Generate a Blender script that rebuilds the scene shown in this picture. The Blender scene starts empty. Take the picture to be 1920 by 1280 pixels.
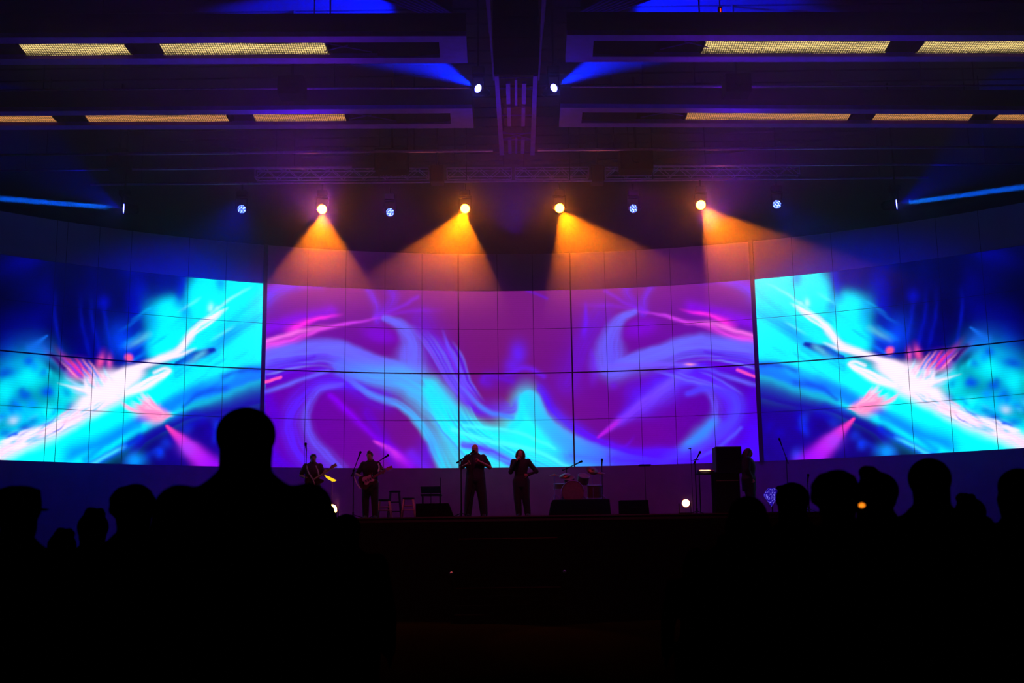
import bpy, bmesh, math, random
import numpy as np
from mathutils import Vector, Matrix

R = math.radians
rnd = random.Random(7)
SC = bpy.context.scene
COL = SC.collection

# ------------------------------------------------------------------ camera
CAM_Z = 1.3
F = 2200.0                      # focal length in pixels of a 1920x1280 frame
PITCH, ROLL = R(10.42), R(-0.777)
cam_fwd = Vector((0, math.cos(PITCH), math.sin(PITCH)))
_u = Vector((0, -math.sin(PITCH), math.cos(PITCH)))
_r = Vector((1, 0, 0))
cam_right = _r * math.cos(ROLL) + _u * math.sin(ROLL)
cam_up = -_r * math.sin(ROLL) + _u * math.cos(ROLL)
CAMP = Vector((0, 0, CAM_Z))
cd = bpy.data.cameras.new('camera')
cam = bpy.data.objects.new('camera', cd)
COL.objects.link(cam)
m3 = Matrix((cam_right, cam_up, -cam_fwd)).transposed()
cam.matrix_world = Matrix.Translation(CAMP) @ m3.to_4x4()
cd.sensor_fit = 'HORIZONTAL'
cd.sensor_width = 36.0
cd.lens = F * 36.0 / 1920.0
cd.clip_start, cd.clip_end = 0.1, 200
cd.dof.use_dof = True
cd.dof.focus_distance = 28.5
cd.dof.aperture_fstop = 3.2
SC.camera = cam

def ray(px, py):
    return (cam_right * ((px - 960) / F) - cam_up * ((py - 640) / F) + cam_fwd)

def at(px, py, Y):
    """the point of the place seen at a pixel, at the distance Y down the hall"""
    d = ray(px, py)
    return CAMP + d * (Y / d.y)

def atz(px, py, z):
    d = ray(px, py)
    return CAMP + d * ((z - CAM_Z) / d.z)

# ------------------------------------------------------------------ world, exposure
w = bpy.data.worlds.new('world')
SC.world = w
w.use_nodes = True
w.node_tree.nodes['Background'].inputs[0].default_value = (0, 0, 0, 1)
w.node_tree.nodes['Background'].inputs[1].default_value = 0
SC.view_settings.view_transform = 'Standard'
SC.view_settings.look = 'None'
SC.view_settings.exposure = 0
SC.view_settings.gamma = 1
SC.view_settings.use_curve_mapping = False
cy = SC.cycles
cy.use_denoising = True
cy.max_bounces = 5
cy.diffuse_bounces = 2
cy.glossy_bounces = 2
cy.transmission_bounces = 2
cy.volume_bounces = 0
cy.sample_clamp_indirect = 2.0
cy.caustics_reflective = False
cy.caustics_refractive = False
cy.use_adaptive_sampling = True
cy.adaptive_threshold = 0.02

# ------------------------------------------------------------------ where the lamps hang (pixel, distance)
WARM_SPOTS = [(604, 392), (872, 391), (1049, 390), (1314, 384)]
TRUSS_Y = 29.0
CEIL_Z = 13.2

def spot(name, loc, target, col, power, angle, blend=.25, size=.06):
    l = bpy.data.lights.new(name, 'SPOT')
    l.color = col
    l.energy = power
    l.spot_size = R(angle)
    l.spot_blend = blend
    l.shadow_soft_size = size
    o = bpy.data.objects.new(name, l)
    COL.objects.link(o)
    o.location = loc
    o.rotation_euler = (Vector(target) - Vector(loc)).to_track_quat('-Z', 'Y').to_euler()
    return o

# unseen wash lights, added to colour the performers, the dark top panels, the wall under the screen and the ceiling steel
ADDED_WASH = [
    # pixel x, y, distance, target, colour, power, cone
    (735, 322, 27.7, (-4.0, 33.5, 6.2), (.46, .0, .70), 1500, 95),
    (1192, 322, 27.7, (5.0, 33.5, 6.2), (.46, .0, .70), 1500, 95),
    (967, 150, 22.6, (0.3, 28.6, 3.4), (1.0, .04, .30), 850, 72),
    (452, 380, 28.0, (-9.5, 32, 5.4), (.0, .0, 1.0), 2100, 95),
    (1457, 375, 28.0, (10, 32, 5.4), (.0, .0, 1.0), 1700, 95),
    (620, 420, 27.2, (-5.4, 22.0, 11.3), (.26, .0, 1.0), 1000, 75),
    (1320, 420, 27.2, (5.9, 22.0, 11.3), (.26, .0, 1.0), 1000, 75),
    (966, 430, 27.2, (0, 22.5, 11.3), (.07, .0, 1.0), 330, 80),
]
for i, (x, y, Y, t, c, p, a) in enumerate(ADDED_WASH):
    spot('added_wash_light', at(x, y, Y) , t, c, p, a, 1.0, .3)

# ------------------------------------------------------------------ helpers
def link(o, parent=None):
    COL.objects.link(o)
    if parent is not None:
        o.parent = parent
    return o

def tag(o, label=None, cat=None, group=None, kind=None):
    if label: o['label'] = label
    if cat: o['category'] = cat
    if group: o['group'] = group
    if kind: o['kind'] = kind
    return o

def thing(name, loc, label, cat, group=None, rz=0, kind=None):
    o = bpy.data.objects.new(name, None)
    o.empty_display_size = .2
    o.location = loc
    o.rotation_euler = (0, 0, rz)
    link(o)
    return tag(o, label, cat, group, kind)

def copy_tree(o, parent=None):
    c = o.copy()
    COL.objects.link(c)
    if parent is not None:
        c.parent = parent
    for ch in list(o.children):
        copy_tree(ch, c)
    return c

def finish(bm, name, m, parent=None, smooth=False):
    bmesh.ops.recalc_face_normals(bm, faces=bm.faces)
    me = bpy.data.meshes.new(name)
    bm.to_mesh(me)
    bm.free()
    if smooth:
        for p in me.polygons: p.use_smooth = True
    for mm in (m if isinstance(m, (list, tuple)) else [m]):
        me.materials.append(mm)
    return link(bpy.data.objects.new(name, me), parent)

def add_box(bm, c, s, mat=None, bevel=0.0):
    r = bmesh.ops.create_cube(bm, size=1.0)
    M = Matrix.Translation(c) @ (mat.to_4x4() if mat else Matrix.Identity(4)) @ Matrix.Diagonal((*s, 1))
    bmesh.ops.transform(bm, matrix=M, verts=r['verts'])
    if bevel:
        es = list({e for v in r['verts'] for e in v.link_edges})
        bmesh.ops.bevel(bm, geom=es, offset=bevel, segments=2, affect='EDGES', profile=.5)

def add_tube(bm, a, b, r0, r1=None, n=10, caps=True):
    a, b = Vector(a), Vector(b)
    r1 = r0 if r1 is None else r1
    d = b - a
    L = d.length
    if L < 1e-6: return
    r = bmesh.ops.create_cone(bm, cap_ends=caps, segments=n, radius1=r0, radius2=r1, depth=L)
    M = Matrix.Translation((a + b) / 2) @ d.to_track_quat('Z', 'Y').to_matrix().to_4x4()
    bmesh.ops.transform(bm, matrix=M, verts=r['verts'])

def add_path(bm, pts, rad, n=8):
    """a tube along points; rad is a number or one radius per point"""
    pts = [Vector(p) for p in pts]
    k = len(pts)
    rs = rad if isinstance(rad, (list, tuple)) else [rad] * k
    rings = []
    ref = None
    for i, p in enumerate(pts):
        t = (pts[min(i + 1, k - 1)] - pts[max(i - 1, 0)]).normalized()
        if ref is None:
            ref = Vector((0, 0, 1)) if abs(t.z) < .9 else Vector((1, 0, 0))
        u = (ref - t * ref.dot(t)).normalized()
        v = t.cross(u)
        ref = u
        rings.append([bm.verts.new(p + (u * math.cos(2 * math.pi * j / n) + v * math.sin(2 * math.pi * j / n)) * rs[i]) for j in range(n)])
    for i in range(k - 1):
        for j in range(n):
            bm.faces.new((rings[i][j], rings[i][(j + 1) % n], rings[i + 1][(j + 1) % n], rings[i + 1][j]))
    bm.faces.new(rings[0][::-1]); bm.faces.new(rings[-1])

def add_ball(bm, c, r, s=(1, 1, 1), rot=None, sub=2):
    q = bmesh.ops.create_icosphere(bm, subdivisions=sub, radius=1)
    M = Matrix.Translation(c) @ (rot.to_4x4() if rot else Matrix.Identity(4)) @ Matrix.Diagonal((r * s[0], r * s[1], r * s[2], 1))
    bmesh.ops.transform(bm, matrix=M, verts=q['verts'])

def add_prism(bm, pts, d):
    """polygon pts (list of Vectors, planar) pushed along d"""
    d = Vector(d)
    a = [bm.verts.new(Vector(p)) for p in pts]
    b = [bm.verts.new(Vector(p) + d) for p in pts]
    n = len(a)
    bm.faces.new(a); bm.faces.new(b[::-1])
    for i in range(n):
        bm.faces.new((a[i], b[i], b[(i + 1) % n], a[(i + 1) % n]))

def smooth_pts(pts, k=6):
    P = [Vector(p) for p in pts]
    P = [2 * P[0] - P[1]] + P + [2 * P[-1] - P[-2]]
    out = []
    for i in range(1, len(P) - 2):
        for j in range(k):
            t = j / k
            a, b, c, d = P[i - 1], P[i], P[i + 1], P[i + 2]
            out.append(.5 * ((2 * b) + (c - a) * t + (2 * a - 5 * b + 4 * c - d) * t * t + (3 * b - a - 3 * c + d) * t ** 3))
    out.append(P[-2])
    return out

# ------------------------------------------------------------------ materials
def lin(c):
    return tuple(((x / 255) / 12.92 if x / 255 <= .04045 else ((x / 255 + .055) / 1.055) ** 2.4) for x in c)

def mat(name, col, rough=.6, metal=0.0, noise=.15, scale=14.0, bump=0.0, spec=.5):
    """principled surface whose colour and roughness wander with a noise texture"""
    m = bpy.data.materials.new(name)
    m.use_nodes = True
    nt = m.node_tree
    b = nt.nodes['Principled BSDF']
    b.inputs['Metallic'].default_value = metal
    b.inputs['Specular IOR Level'].default_value = spec
    tc = nt.nodes.new('ShaderNodeTexCoord')
    n = nt.nodes.new('ShaderNodeTexNoise')
    n.inputs['Scale'].default_value = scale
    n.inputs['Detail'].default_value = 3
    nt.links.new(tc.outputs['Object'], n.inputs['Vector'])
    r = nt.nodes.new('ShaderNodeValToRGB')
    r.color_ramp.elements[0].position = .3
    r.color_ramp.elements[1].position = .7
    r.color_ramp.elements[0].color = (*[max(0, c * (1 - noise)) for c in col], 1)
    r.color_ramp.elements[1].color = (*[min(1, c * (1 + noise)) for c in col], 1)
    nt.links.new(n.outputs['Fac'], r.inputs['Fac'])
    nt.links.new(r.outputs['Color'], b.inputs['Base Color'])
    b.inputs['Roughness'].default_value = rough
    if bump:
        bp = nt.nodes.new('ShaderNodeBump')
        bp.inputs['Strength'].default_value = bump
        nt.links.new(n.outputs['Fac'], bp.inputs['Height'])
        nt.links.new(bp.outputs['Normal'], b.inputs['Normal'])
    return m

def emit(name, col, strength, dots=None, sampled=True):
    """a glowing lens; dots = scale of the LED cells"""
    m = bpy.data.materials.new(name)
    m.use_nodes = True
    nt = m.node_tree
    nt.nodes.remove(nt.nodes['Principled BSDF'])
    e = nt.nodes.new('ShaderNodeEmission')
    e.inputs['Color'].default_value = (*col, 1)
    e.inputs['Strength'].default_value = strength
    if dots:
        tc = nt.nodes.new('ShaderNodeTexCoord')
        v = nt.nodes.new('ShaderNodeTexVoronoi')
        v.inputs['Scale'].default_value = dots
        v.inputs['Randomness'].default_value = .35
        nt.links.new(tc.outputs['Object'], v.inputs['Vector'])
        mr = nt.nodes.new('ShaderNodeMapRange')
        mr.inputs['From Min'].default_value = .25
        mr.inputs['From Max'].default_value = .5
        mr.inputs['To Min'].default_value = strength
        mr.inputs['To Max'].default_value = strength * .05
        nt.links.new(v.outputs['Distance'], mr.inputs['Value'])
        nt.links.new(mr.outputs['Result'], e.inputs['Strength'])
    nt.links.new(e.outputs['Emission'], nt.nodes['Material Output'].inputs['Surface'])
    m.cycles.emission_sampling = 'FRONT_BACK' if sampled else 'NONE'
    return m

M_WALL = mat('violet_tinted_wall', (.13, .06, .13), .8, scale=3, noise=.1)  # violet of the wash light mixed into the wall's colour
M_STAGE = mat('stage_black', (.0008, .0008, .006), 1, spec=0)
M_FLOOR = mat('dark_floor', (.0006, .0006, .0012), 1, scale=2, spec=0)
M_CROWD = mat('silhouette_clothing', (.0015, .0015, .0017), 1, scale=9, spec=0)  # the crowd's shade is put into this near-black colour
M_CEIL = mat('ceiling_deck', (.004, .0035, .016), .9, spec=.1, scale=1.5, noise=.3)  # blue of the stage light mixed into the deck's colour
M_STEEL = mat('violet_tinted_steel', (.10, .014, .50), .7, 0, scale=5, spec=.12)  # violet stage light put into the steel's colour
M_DARKSTEEL = mat('black_steel', (.008, .006, .014), .6, 0, spec=.06)
M_TRUSS = mat('aluminium', (.26, .16, .42), .4, .7)  # metal colour carries the violet of the stage light
M_BLACK = mat('black_plastic', (.002, .002, .005), .8, spec=0)
M_FRAME = mat('screen_frame', (.02, .018, .02), .5)
# ------------------------------------------------------------------ the curved video wall
WC = Vector((0.424, 13.447, 0)); WR = 20.553     # the wall is an arc about this centre
def wall_pt(a, z, off=0.0):
    """point on the wall at arc angle a (0 = straight ahead), off metres in front of it"""
    return Vector((WC.x + (WR - off) * math.sin(a), WC.y + (WR - off) * math.cos(a), z))

def wall_hit(px, py):
    d = ray(px, py)
    ox, oy = CAMP.x - WC.x, CAMP.y - WC.y
    A = d.x ** 2 + d.y ** 2; B = 2 * (d.x * ox + d.y * oy); C = ox * ox + oy * oy - WR * WR
    t = (-B + math.sqrt(B * B - 4 * A * C)) / (2 * A)
    p = CAMP + d * t
    return math.atan2(p.x - WC.x, p.y - WC.y), p.z

Z_BOT, Z_TOP, Z_R4, Z_MID, Z_R3, Z_R1 = [CAM_Z + v for v in (2.554, 8.905, 7.778, 5.3, 6.62, 3.919)]
A0, A1 = -.86, .86
A_LP, A_RP = wall_hit(493, 690)[0], wall_hit(1419, 680)[0]
A_CL, A_CR = wall_hit(860, 690)[0], wall_hit(1073, 690)[0]

class Canvas:
    """the picture the panels play: soft ribbons and glows laid on a 1920-wide artwork"""
    x0, y0, x1, y1, st = -130, 440, 1440, 900, 1.5
    def __init__(s):
        s.xs = np.arange(s.x0, s.x1, s.st); s.ys = np.arange(s.y0, s.y1, s.st)
        s.X, s.Y = np.meshgrid(s.xs, s.ys)
        s.img = np.zeros(s.X.shape + (3,))
        r = np.random.RandomState(3)
        s.n = [r.rand(64, 64) for _ in range(3)]
        # gentle domain warp keeps the edges organic
        s.WX = s.X + 5 * (s.noise(s.X / 46, s.Y / 46, 0) - .5) + 2 * (s.noise(s.X / 13, s.Y / 13, 1) - .5)
        s.WY = s.Y + 5 * (s.noise(s.X / 46 + 9, s.Y / 46 + 7, 1) - .5) + 2 * (s.noise(s.X / 13, s.Y / 13 + 5, 2) - .5)
    def noise(s, u, v, k):
        n = s.n[k]
        ui = np.floor(u).astype(int); vi = np.floor(v).astype(int)
        fu = u - ui; fv = v - vi
        fu = fu * fu * (3 - 2 * fu); fv = fv * fv * (3 - 2 * fv)
        g = lambda a, b: n[b % 64, a % 64]
        return (g(ui, vi) * (1 - fu) + g(ui + 1, vi) * fu) * (1 - fv) + (g(ui, vi + 1) * (1 - fu) + g(ui + 1, vi + 1) * fu) * fv
    def win(s, bx0, by0, bx1, by1):
        i0 = max(0, int((bx0 - s.x0) / s.st)); i1 = min(len(s.xs), int((bx1 - s.x0) / s.st) + 2)
        j0 = max(0, int((by0 - s.y0) / s.st)); j1 = min(len(s.ys), int((by1 - s.y0) / s.st) + 2)
        return slice(j0, j1), slice(i0, i1)
    def mix(s, sl, m, c):
        c = np.array(lin(c))
        s.img[sl] += (c - s.img[sl]) * m[..., None]
    def blob(s, x, y, rx, ry, ang, c, a=1.0, p=2.0):
        q = max(rx, ry) * 2.2
        sl = s.win(x - q, y - q, x + q, y + q)
        if s.X[sl].size == 0: return
        dx = s.WX[sl] - x; dy = s.WY[sl] - y
        ca, sa = math.cos(R(ang)), math.sin(R(ang))
        u = (dx * ca - dy * sa) / rx; v = (dx * sa + dy * ca) / ry
        s.mix(sl, a * np.exp(-(u * u + v * v) ** (p / 2)), c)
    def stroke(s, pts, w, c, a=1.0, wl=None, c2=None, fib=0.0, fade=(0.0, 0.0), p=2.0, fs=3.0):
        """ribbon along pts; w = soft width on its right-hand side, wl on its left; c -> c2 along it"""
        P = np.array([(v.x, v.y) for v in smooth_pts([(x, y, 0) for x, y in pts], 7)])
        ww = w if isinstance(w, (list, tuple)) else [w, w]
        wll = wl if isinstance(wl, (list, tuple)) else ([wl, wl] if wl is not None else ww)
        q = max(max(ww), max(wll)) * 2.3
        sl = s.win(P[:, 0].min() - q, P[:, 1].min() - q, P[:, 0].max() + q, P[:, 1].max() + q)
        X, Y = s.WX[sl], s.WY[sl]
        if X.size == 0: return
        best = np.full(X.shape, 1e18); T = np.zeros(X.shape); S = np.zeros(X.shape)
        n = len(P) - 1
        for i in range(n):
            ax, ay = P[i]; bx, by = P[i + 1]
            ux, uy = bx - ax, by - ay; L2 = ux * ux + uy * uy + 1e-9
            t = np.clip(((X - ax) * ux + (Y - ay) * uy) / L2, 0, 1)
            d2 = (X - ax - t * ux) ** 2 + (Y - ay - t * uy) ** 2
            k = d2 < best
            best[k] = d2[k]; T[k] = (i + t[k]) / n
            S[k] = np.sign(ux * (Y - ay) - uy * (X - ax))[k]
        D = np.sqrt(best)
        wr = np.interp(T, np.linspace(0, 1, len(ww)), ww); wl_ = np.interp(T, np.linspace(0, 1, len(wll)), wll)
        W = np.where(S > 0, wr, wl_) + .3
        m = a * np.exp(-(D / W) ** p)
        if fade[0]: m *= np.clip(T / fade[0], 0, 1)
        if fade[1]: m *= np.clip((1 - T) / fade[1], 0, 1)
        if fib:
            f = s.noise(D * S / fs + 20, T * n * .25, 0) * .6 + s.noise(D * S / fs * 2.3 + 3, T * n * .4, 1) * .4
            m *= 1 - fib + fib * np.clip(f * 2.4 - .55, 0, 1.15)
        m = np.clip(m, 0, 1)
        if c2 is None: s.mix(sl, m, c)
        else:
            cc = np.array(lin(c)) + (np.array(lin(c2)) - np.array(lin(c))) * T[..., None]
            s.img[sl] += (cc - s.img[sl]) * m[..., None]

cv = Canvas()
CY, WH = (0, 250, 255), (255, 235, 250)
DB, BL, AZ = (2, 0, 120), (0, 0, 235), (0, 130, 255)
rr = random.Random(5)
# ---- side picture: a white-hot burst on cyan and deep blue
side = cv.X < 498
cv.img[side] = lin((0, 0, 60))
S_, B_ = cv.stroke, cv.blob
B_(420, 820, 160, 90, 0, (15, 0, 140), .95, 4)
B_(210, 690, 120, 50, 0, (0, 0, 140), .8)
B_(330, 560, 80, 60, 0, (0, 0, 150), .8)
for _ in range(46):
    B_(rr.uniform(-20, 290), rr.uniform(500, 680), rr.uniform(8, 22), rr.uniform(12, 34), rr.uniform(-15, 25), rr.choice([(0, 0, 28), (0, 0, 28), (0, 0, 130), (0, 0, 70), (0, 10, 190)]), .5)
B_(60, 600, 36, 75, 0, (0, 0, 150), .7); B_(45, 492, 34, 13, 5, (0, 0, 165), .8); B_(30, 505, 40, 18, 0, (0, 0, 120), .7)
B_(75, 660, 22, 34, 40, (20, 90, 255), .7); B_(20, 690, 30, 60, 0, (0, 0, 200), .8)
B_(20, 560, 60, 24, 0, (0, 0, 30), .6); B_(160, 560, 60, 60, 0, (0, 0, 45), .5)
for x in (100, 150, 170, 195, 262): S_([(x, 540), (x + 6, 610), (x + 24, 680)], 4, (0, 20, 200), .6, fade=(.5, .2), fib=.4)
B_(195, 565, 11, 12, 0, (0, 10, 200), .7); B_(262, 540, 15, 20, 20, (0, 10, 190), .6); B_(235, 640, 26, 34, 30, (0, 70, 250), .8)
# cyan mass
S_([(-60, 900), (60, 850), (170, 800), (260, 750), (360, 700), (500, 640)], [90, 70, 58, 55, 60, 85], CY, .97, wl=[60, 55, 45, 40, 45, 70], p=4)
B_(420, 620, 95, 62, 30, CY, 1, 5); B_(440, 560, 84, 50, 0, CY, 1, 6); B_(392, 555, 42, 50, 0, CY, 1, 5); B_(314, 614, 44, 44, 20, CY, 1, 4); B_(296, 645, 30, 30, 0, CY, .95, 4)
B_(318, 580, 30, 24, 20, CY, .9, 3); B_(283, 600, 16, 30, 0, (0, 170, 255), .6);  B_(470, 545, 40, 30, 0, CY, .8)
B_(55, 705, 40, 38, 10, CY, .85); B_(8, 735, 26, 30, 0, CY, .8); B_(60, 790, 60, 30, 0, (0, 210, 255), .7); B_(20, 830, 60, 26, 0, CY, .9)
B_(128, 735, 30, 30, 0, CY, .85); B_(30, 775, 60, 20, 0, (0, 190, 255), .7); B_(100, 775, 50, 22, 0, CY, .7)
for _ in range(16): B_(rr.uniform(-20, 130), rr.uniform(765, 800), rr.uniform(4, 14), rr.uniform(3, 8), 30, rr.choice([WH, (60, 220, 255), (0, 60, 240), (0, 90, 250)]), .4)
B_(90, 733, 13, 10, 0, (0, 20, 220), .8); B_(48, 742, 15, 10, 10, (0, 20, 210), .8); B_(10, 700, 24, 10, 20, (0, 10, 200), .8)
B_(45, 800, 13, 8, 20, (0, 20, 200), .8); B_(10, 812, 16, 10, 0, (0, 40, 220), .7)
S_([(505, 545), (430, 600), (360, 640)], 10, (0, 205, 255), .6, fib=.5); S_([(500, 585), (440, 625), (330, 700)], 12, (0, 150, 255), .55, fib=.6)
B_(425, 632, 46, 13, 42, (0, 140, 255), .75); B_(415, 530, 10, 16, 0, (0, 60, 240), .6); B_(340, 540, 9, 30, -12, (0, 10, 210), .85); B_(345, 585, 8, 14, 0, (0, 120, 250), .5)
B_(262, 652, 14, 30, 12, (0, 0, 200), .85); B_(258, 600, 14, 46, 10, (0, 0, 200), .8)
S_([(330, 680), (362, 668), (402, 655)], [5, 13, 6], (0, 0, 150), 1, wl=[3, 8, 4], p=3)
# under-band
S_([(500, 700), (420, 722), (345, 745), (260, 800), (150, 860)], [22, 20, 16, 18, 30], (0, 110, 255), .9, wl=[18, 18, 14, 14, 20], p=3)
S_([(500, 690), (450, 697), (420, 705)], 6, (0, 20, 200), .8)
S_([(500, 716), (420, 748), (350, 772), (270, 800), (180, 850), (130, 880)], [8, 10, 7, 8, 12, 14], (0, 240, 255), .95, wl=[22, 16, 10, 10, 10, 10], p=3)
S_([(345, 762), (380, 735), (420, 725)], [4, 9], (0, 30, 210), .7)
S_([(500, 748), (420, 770), (345, 788), (270, 830), (240, 880)], [40, 30, 16, 14, 12], (15, 0, 150), .95, wl=[6, 6, 4, 4, 4], p=4)
S_([(260, 800), (230, 812), (190, 835), (160, 860)], 6, (0, 90, 255), .6)
S_([(262, 820), (225, 840), (150, 880)], 8, (0, 30, 235), .85)
S_([(240, 833), (205, 850), (165, 872)], 3.5, (60, 220, 255), .9, fade=(.3, .1))
for _ in range(26):
    x, y = rr.uniform(250, 480), rr.uniform(775, 875)
    B_(x, y, rr.uniform(6, 18), rr.uniform(5, 12), 30, rr.choice([(0, 0, 200), (5, 0, 110), (0, 60, 240)]), .45)
B_(255, 862, 16, 13, 0, (0, 150, 255), .9); B_(300, 848, 7, 9, 0, (0, 60, 250), .7); B_(420, 865, 10, 12, 0, (0, 60, 250), .7); B_(408, 815, 7, 14, -20, (0, 40, 240), .7)
for _ in range(30):
    x = rr.uniform(250, 500); y = rr.uniform(530, 720)
    S_([(x, y), (x - 22, y + 14), (x - 50, y + 32)], rr.uniform(2, 6), rr.choice([(0, 190, 255), (0, 140, 255), (120, 255, 255), (0, 215, 255)]), .4, fade=(.3, .4))
for _ in range(22):
    x = rr.uniform(10, 150); y = rr.uniform(672, 815)
    B_(x, y, rr.uniform(5, 14), rr.uniform(4, 12), 30, rr.choice([(0, 20, 200), CY, (0, 120, 255), (0, 40, 230), CY]), .55)
# white-hot burst
S_([(-60, 880), (30, 832), (100, 805), (160, 772), (215, 745)], [14, 18, 16, 13, 14], (255, 215, 240), 1, wl=[12, 15, 13, 12, 14], fib=.4, p=3)
for k in range(34):
    x = rr.uniform(-10, 125); y = 838 - .36 * x + rr.uniform(-14, 14)
    S_([(x, y), (x + 20, y - 9), (x + rr.uniform(28, 60), y - rr.uniform(14, 26))], rr.uniform(1, 3), rr.choice([WH, (255, 190, 220), WH, (20, 80, 240), (90, 200, 255)]), .85, fade=(.2, .5))
B_(205, 728, 56, 22, 24, WH, 1, 4); B_(176, 748, 44, 15, 30, WH, 1, 4); B_(238, 706, 32, 15, 22, WH, 1, 4); B_(200, 712, 34, 18, 0, WH, .9, 3)
S_([(205, 745), (260, 730), (300, 708), (318, 692)], [7, 5, 4, 2], WH, 1, fade=(0, .2)); S_([(290, 698), (305, 690), (318, 694), (305, 705)], 2.5, WH, .9, fib=.2)
S_([(225, 705), (290, 676), (340, 652), (372, 610), (400, 592), (430, 575)], [10, 7, 8, 6, 5, 1.5], WH, 1, wl=[8, 6, 7, 5, 3, 1], fib=.25, p=3, fade=(0, .15))
S_([(300, 672), (345, 663), (372, 654)], [4, 1.5], WH, .9, fade=(0, .5)); S_([(335, 640), (380, 600), (440, 555), (475, 535)], 2, (150, 245, 255), .8, fade=(.2, .4))
S_([(350, 640), (395, 605), (425, 580)], 1.6, WH, .8, fade=(.2, .5)); B_(396, 576, 5, 7, 0, (180, 255, 255), .9); B_(409, 578, 4, 4, 0, (160, 255, 255), .9)
for k in range(44):
    an = R(rr.uniform(95, 168)); L = rr.uniform(26, 66)
    cx, cy_ = rr.uniform(160, 225), rr.uniform(722, 742)
    ex, ey = cx + math.cos(an) * L, cy_ - math.sin(an) * L * .85
    S_([(cx, cy_), ((cx + ex) / 2, (cy_ + ey) / 2), (ex, ey)], [rr.uniform(3, 6), .8], rr.choice([WH, WH, (255, 180, 215), (140, 220, 255)]), .9, fade=(0, .6))
B_(145, 697, 14, 15, -35, (235, 30, 170), .85); B_(138, 690, 26, 5, -50, (255, 40, 130), .7); B_(112, 680, 22, 5, -45, (120, 10, 150), .8); B_(190, 678, 6, 13, -15, (255, 80, 150), .8); B_(207, 680, 5, 11, 0, (255, 90, 190), .7)
B_(100, 690, 24, 8, -48, (10, 0, 90), .8)
for k in range(10): S_([(112 + 6 * k, 668 + rr.uniform(0, 8)), (150 + 5 * k, 712)], 1.4, rr.choice([(255, 60, 150), (255, 150, 200), (40, 60, 240)]), .7, fade=(.3, .2))
S_([(60, 652), (75, 640), (90, 628)], [9, 1.5], (20, 120, 255), .7); S_([(98, 665), (122, 690)], 5, (15, 0, 90), .8)
B_(243, 671, 7, 8, 0, (255, 90, 135), 1, 4)
for k in range(40):
    x = rr.uniform(20, 190); y = 842 - .44 * x + rr.uniform(-16, 12)
    S_([(x, y), (x + 14, y - 8), (x + rr.uniform(24, 44), y - rr.uniform(14, 24))], rr.uniform(.8, 2), rr.choice([WH, (255, 170, 205), WH, (0, 200, 255)]), .7, fade=(.2, .5))
for k in range(14):
    x = rr.uniform(262, 318); S_([(x - 34, 742 - (x - 262) * .55), (x, 716 - (x - 262) * .45)], 1.3, WH, .8, fade=(.2, .5))
B_(198, 735, 44, 15, 26, WH, .9, 5); B_(236, 712, 34, 12, 24, WH, .9, 4)
# pink fan and magenta beam
S_([(315, 782), (292, 780), (270, 765)], [8, 19, 9], (255, 140, 190), 1, wl=[3, 15, 18], p=3)
for k in range(18): S_([(300, 778), (262 + rr.uniform(-10, 14), 730 + k * 2.4)], [4, 1], rr.choice([(255, 150, 200), (255, 200, 225), (255, 130, 190)]), .9, fade=(0, .4))
for k in range(6): S_([(262, 775), (222 + k * 2, 750 + k * 3)], 1.2, (255, 170, 210), .7, fade=(.3, .3))
S_([(314, 799), (345, 830), (400, 885)], [3, 10, 26], (255, 60, 160), .95, wl=[2, 9, 26], c2=(150, 0, 255), p=3)
B_(350, 840, 18, 14, -40, (150, 60, 255), .6)
# dark top edge variations
for _ in range(22):
    B_(rr.uniform(-100, 330), rr.uniform(480, 640), rr.uniform(14, 40), rr.uniform(14, 46), 10, rr.choice([(0, 0, 50), (0, 0, 30), (0, 0, 35), (0, 0, 110)]), .3)

# ---- centre picture: violet silk, warm haze glow painted in
side_img = cv.img.copy()
ctr = cv.X >= 498
g = np.clip((cv.X - 498) / 920, 0, 1); v = np.clip((cv.Y - 530) / 345, 0, 1)
base = np.zeros(cv.img.shape)
CA, CB, CC_, CD = [np.array(lin(c)) for c in ((88, 0, 165), (108, 18, 112), (70, 0, 165), (96, 0, 150))]  # the second colour takes in the warm haze before the centre
k = np.exp(-((g - .46) / .22) ** 2)[..., None]
base = (CA * (1 - v[..., None]) + CD * v[..., None]) * (1 - k) + CB * k
k2 = (np.clip((g - .8) / .2, 0, 1) * 1.0)[..., None]
base = base * (1 - k2) + CC_ * k2
haze_tint = (np.clip((.42 - v) / .42, 0, 1) * .75)[..., None]  # haze glow over the upper picture, painted as a gradient
base = base * (1 - haze_tint) + np.array(lin((122, 26, 122))) * haze_tint
cv.img[ctr] = base[ctr]
def Mx(pts): return [(1914 - x, y - 10 + .0 * x) for x, y in pts]
def both(pts, *a, **kw):
    S_(pts, *a, **kw)
    if kw.get('wl') is not None:
        kw = dict(kw); w0 = a[0]; a = (kw['wl'],) + tuple(a[1:]); kw['wl'] = w0
    elif False: pass
    S_(Mx(pts), *a, **kw)
V1, V2, V3 = (100, 100, 255), (90, 30, 255), (120, 20, 245)
both([(497, 560), (520, 545), (560, 528)], [16, 10], (95, 60, 255), .8, fib=.4); both([(500, 545), (560, 535), (600, 533)], 8, (110, 20, 230), .6)
both([(690, 540), (705, 570), (706, 600)], 7, (110, 40, 235), .7, fib=.4); both([(735, 540), (738, 560), (712, 592)], 11, (105, 30, 235), .6, fib=.4)
both([(780, 556), (750, 575), (700, 594)], 4, (125, 30, 230), .6); both([(840, 580), (780, 583), (720, 590)], 4, (130, 30, 220), .5, fade=(.5, .1))
both([(497, 615), (560, 600), (620, 585)], 12, (130, 0, 235), .7)
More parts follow.
